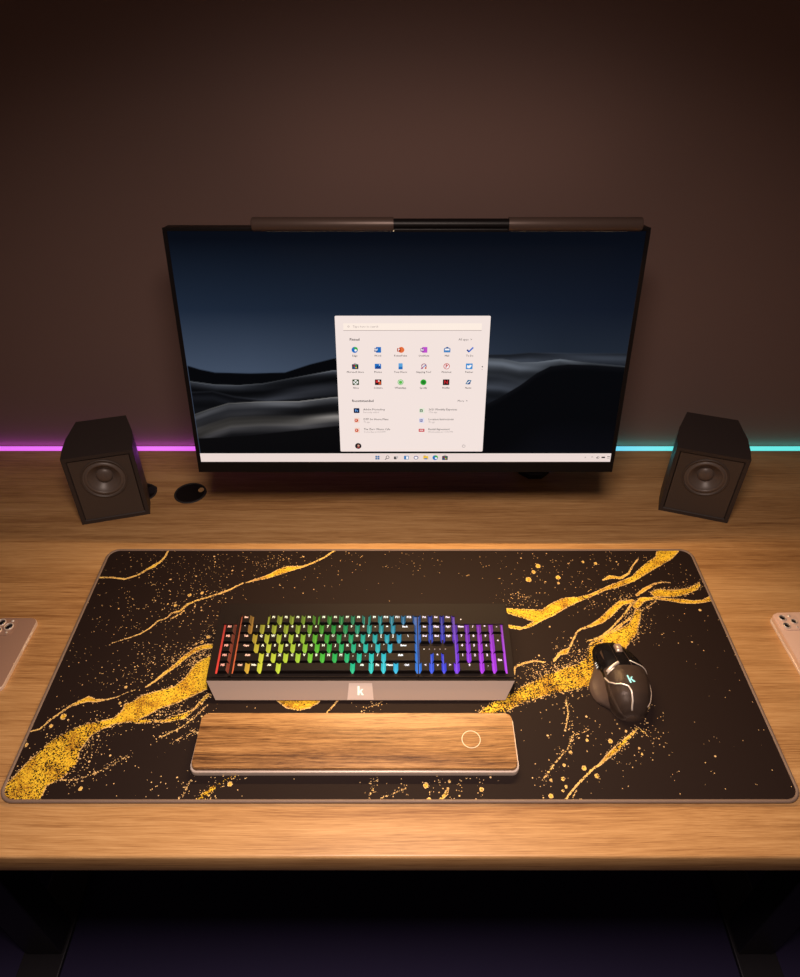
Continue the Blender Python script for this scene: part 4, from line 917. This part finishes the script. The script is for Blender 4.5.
# scroll wheel with ribs
bm = bmesh.new(); prof = [(0, -.0042), (.0070, -.0042), (.0082, -.0032), (.0086, 0), (.0082, .0032), (.0070, .0042), (0, .0042)]
lathe(bm, prof, 28, 0, Matrix.Rotation(R(90), 4, 'Y'))
for k in range(14):
    a_ = 2 * math.pi * k / 14; c = Vector((0, math.cos(a_), math.sin(a_))) * .0086
    vv = box(bm, (-.0034, -.0006, -.0006), (.0034, .0006, .0006));
    for v in vv: v.co = Matrix.Translation(c) @ Matrix.Rotation(a_, 4, 'X') @ v.co
o = obj('scroll_wheel', bm, mouse, material('wheel_champagne', (.55, .42, .34), .3, .5)); o.location = (.0015, .0360, .0195)
# thumb buttons on the left flank, with three pale marks
for y0, y1 in ((.013, .024), (.026, .038)):
    obj('side_button', mpatch(-.93, -.76, y0, y1, .0016, 6, 8), mouse, M_MBLACK, True)
for k in range(3):
    V_ = [msurf(-.80 - .03 * (k - 1) * 0 - a_, .0135 + .0036 * k + b_, .0032, .0032) for a_, b_ in ((0, 0), (0, .0014), (.09, .0022), (.09, .0008))]
    me = bpy.data.meshes.new('side_mark'); me.from_pydata([tuple(v) for v in V_], [], [(0, 1, 2, 3)]); obj('side_mark', paint(me, srgb(235, 235, 225)), mouse, M_LEGEND)
ca, sa = math.cos(R(14)), math.sin(R(14))
def on_mouse(x, y):
    x, y = x * ca - y * sa, x * sa + y * ca
    X_, Y_ = .0008 + x, -.0195 + y
    w = ip(RT, Y_); u = math.copysign((math.asin(min(1, (abs(X_) / w)) ** (1 / .85)) if abs(X_) < w else R(90)) / R(90), X_)
    p = msurf(u, Y_, .0021, .0); return p
obj('letter_logo', paint(k_logo(on_mouse, .0060), srgb(110, 240, 225)), mouse, M_LEGEND)

# ------------------------------------------------------------------ phones, lying face down
M_PH1 = material('bronze_glass_back', (.34, .21, .155), .28, .1, coat=.3); M_PH2 = material('blush_glass_back', (.72, .50, .40), .35, coat=.2)
M_LENS = material('lens_glass', (.004, .004, .006), .08, coat=1.0)
def phone(name, label, loc, rz, w, l, h, back, frame, scale_b, lenses, layered):
    t = thing(name, label, 'phone', loc, (0, 0, rz))
    r_ = .009
    bm = bmesh.new(); prism(bm, round_rect(w, l, r_, 8), 0, h * .86, bevel=h * .15, seg=3)
    if layered:
        bm.free(); bm = bmesh.new(); prism(bm, round_rect(w, l, r_, 8), 0, h * .22, bevel=h * .06); prism(bm, round_rect(w - .0028, l - .0028, r_ - .0014, 8), h * .2, h * .62); 
    smooth_by_angle(obj('frame', bm, t, frame), 40)
    bm = bmesh.new(); k = .0006 if not layered else .0004
    prism(bm, round_rect(w - 2 * k, l - 2 * k, r_ - k, 8), h * (.55 if layered else .80), h, bevel=h * (.16 if layered else .12), seg=3); smooth_by_angle(obj('back_cover', bm, t, back), 40)
    bx_, by_ = -w / 2 + .0175, l / 2 - .0175; bs = .0285
    bm = bmesh.new(); prism(bm, round_rect(bs, bs, .0065, 8, bx_, by_), h - .0002, h + .0010, bevel=.0005); bump = smooth_by_angle(obj('camera_bump', bm, t, scale_b), 40)
    for dx, dy, rr in lenses:
        bm = bmesh.new(); lathe(bm, [(rr, 0), (rr, .0012), (rr * .82, .0016), (rr * .78, .0010)], 24, 0, Matrix.Translation((bx_ + dx, by_ + dy, h + .0010)))
        if rr > .003:
            obj('lens_ring', bm, bump, frame, True)
        else: bm.free()
        bm = bmesh.new(); lathe(bm, [(rr * .80, .0002), (rr * .80, .0011), (0, .0012)], 20, 0, Matrix.Translation((bx_ + dx, by_ + dy, h + .0009))); obj('lens', bm, bump, M_LENS if rr > .0026 else M_CHROME, True)
    # side buttons on the frame
    for yy, ll in ((l * .28, .006), (l * .18, .010), (l * .08, .010)):
        bm = bmesh.new(); sx = w / 2 if not layered else -w / 2; box(bm, (sx - .0004, yy - ll / 2, h * .3), (sx + .0005, yy + ll / 2, h * .6)) if not layered else box(bm, (sx + .0008, yy - ll / 2, h * .3), (sx + .0020, yy + ll / 2, h * .5)); obj('side_button', bm, t, M_CHROME if not layered else frame)
    return t
phone('smartphone', 'bronze smartphone lying face down at the left edge of the desk', (-.535, .589, 0), R(-1.0), .0575, .118, .0062, M_PH1, M_RIM, M_PH1, [(-.0066, .0068, .0064), (.0066, .0, .0064), (-.0066, -.0072, .0064), (.0078, .0100, .0024), (.0078, -.0100, .0018)], False)
phone('smartphone', 'pale pink thick smartphone lying face down at the right edge of the desk', (.5485, .5925, 0), R(2.0), .0575, .121, .0115, M_PH2, M_RIM, M_PH2, [(-.0062, .0064, .0052), (-.0062, -.0066, .0052), (.0068, .0, .0044), (.0045, .0098, .0024), (.0068, -.0098, .0016)], True)
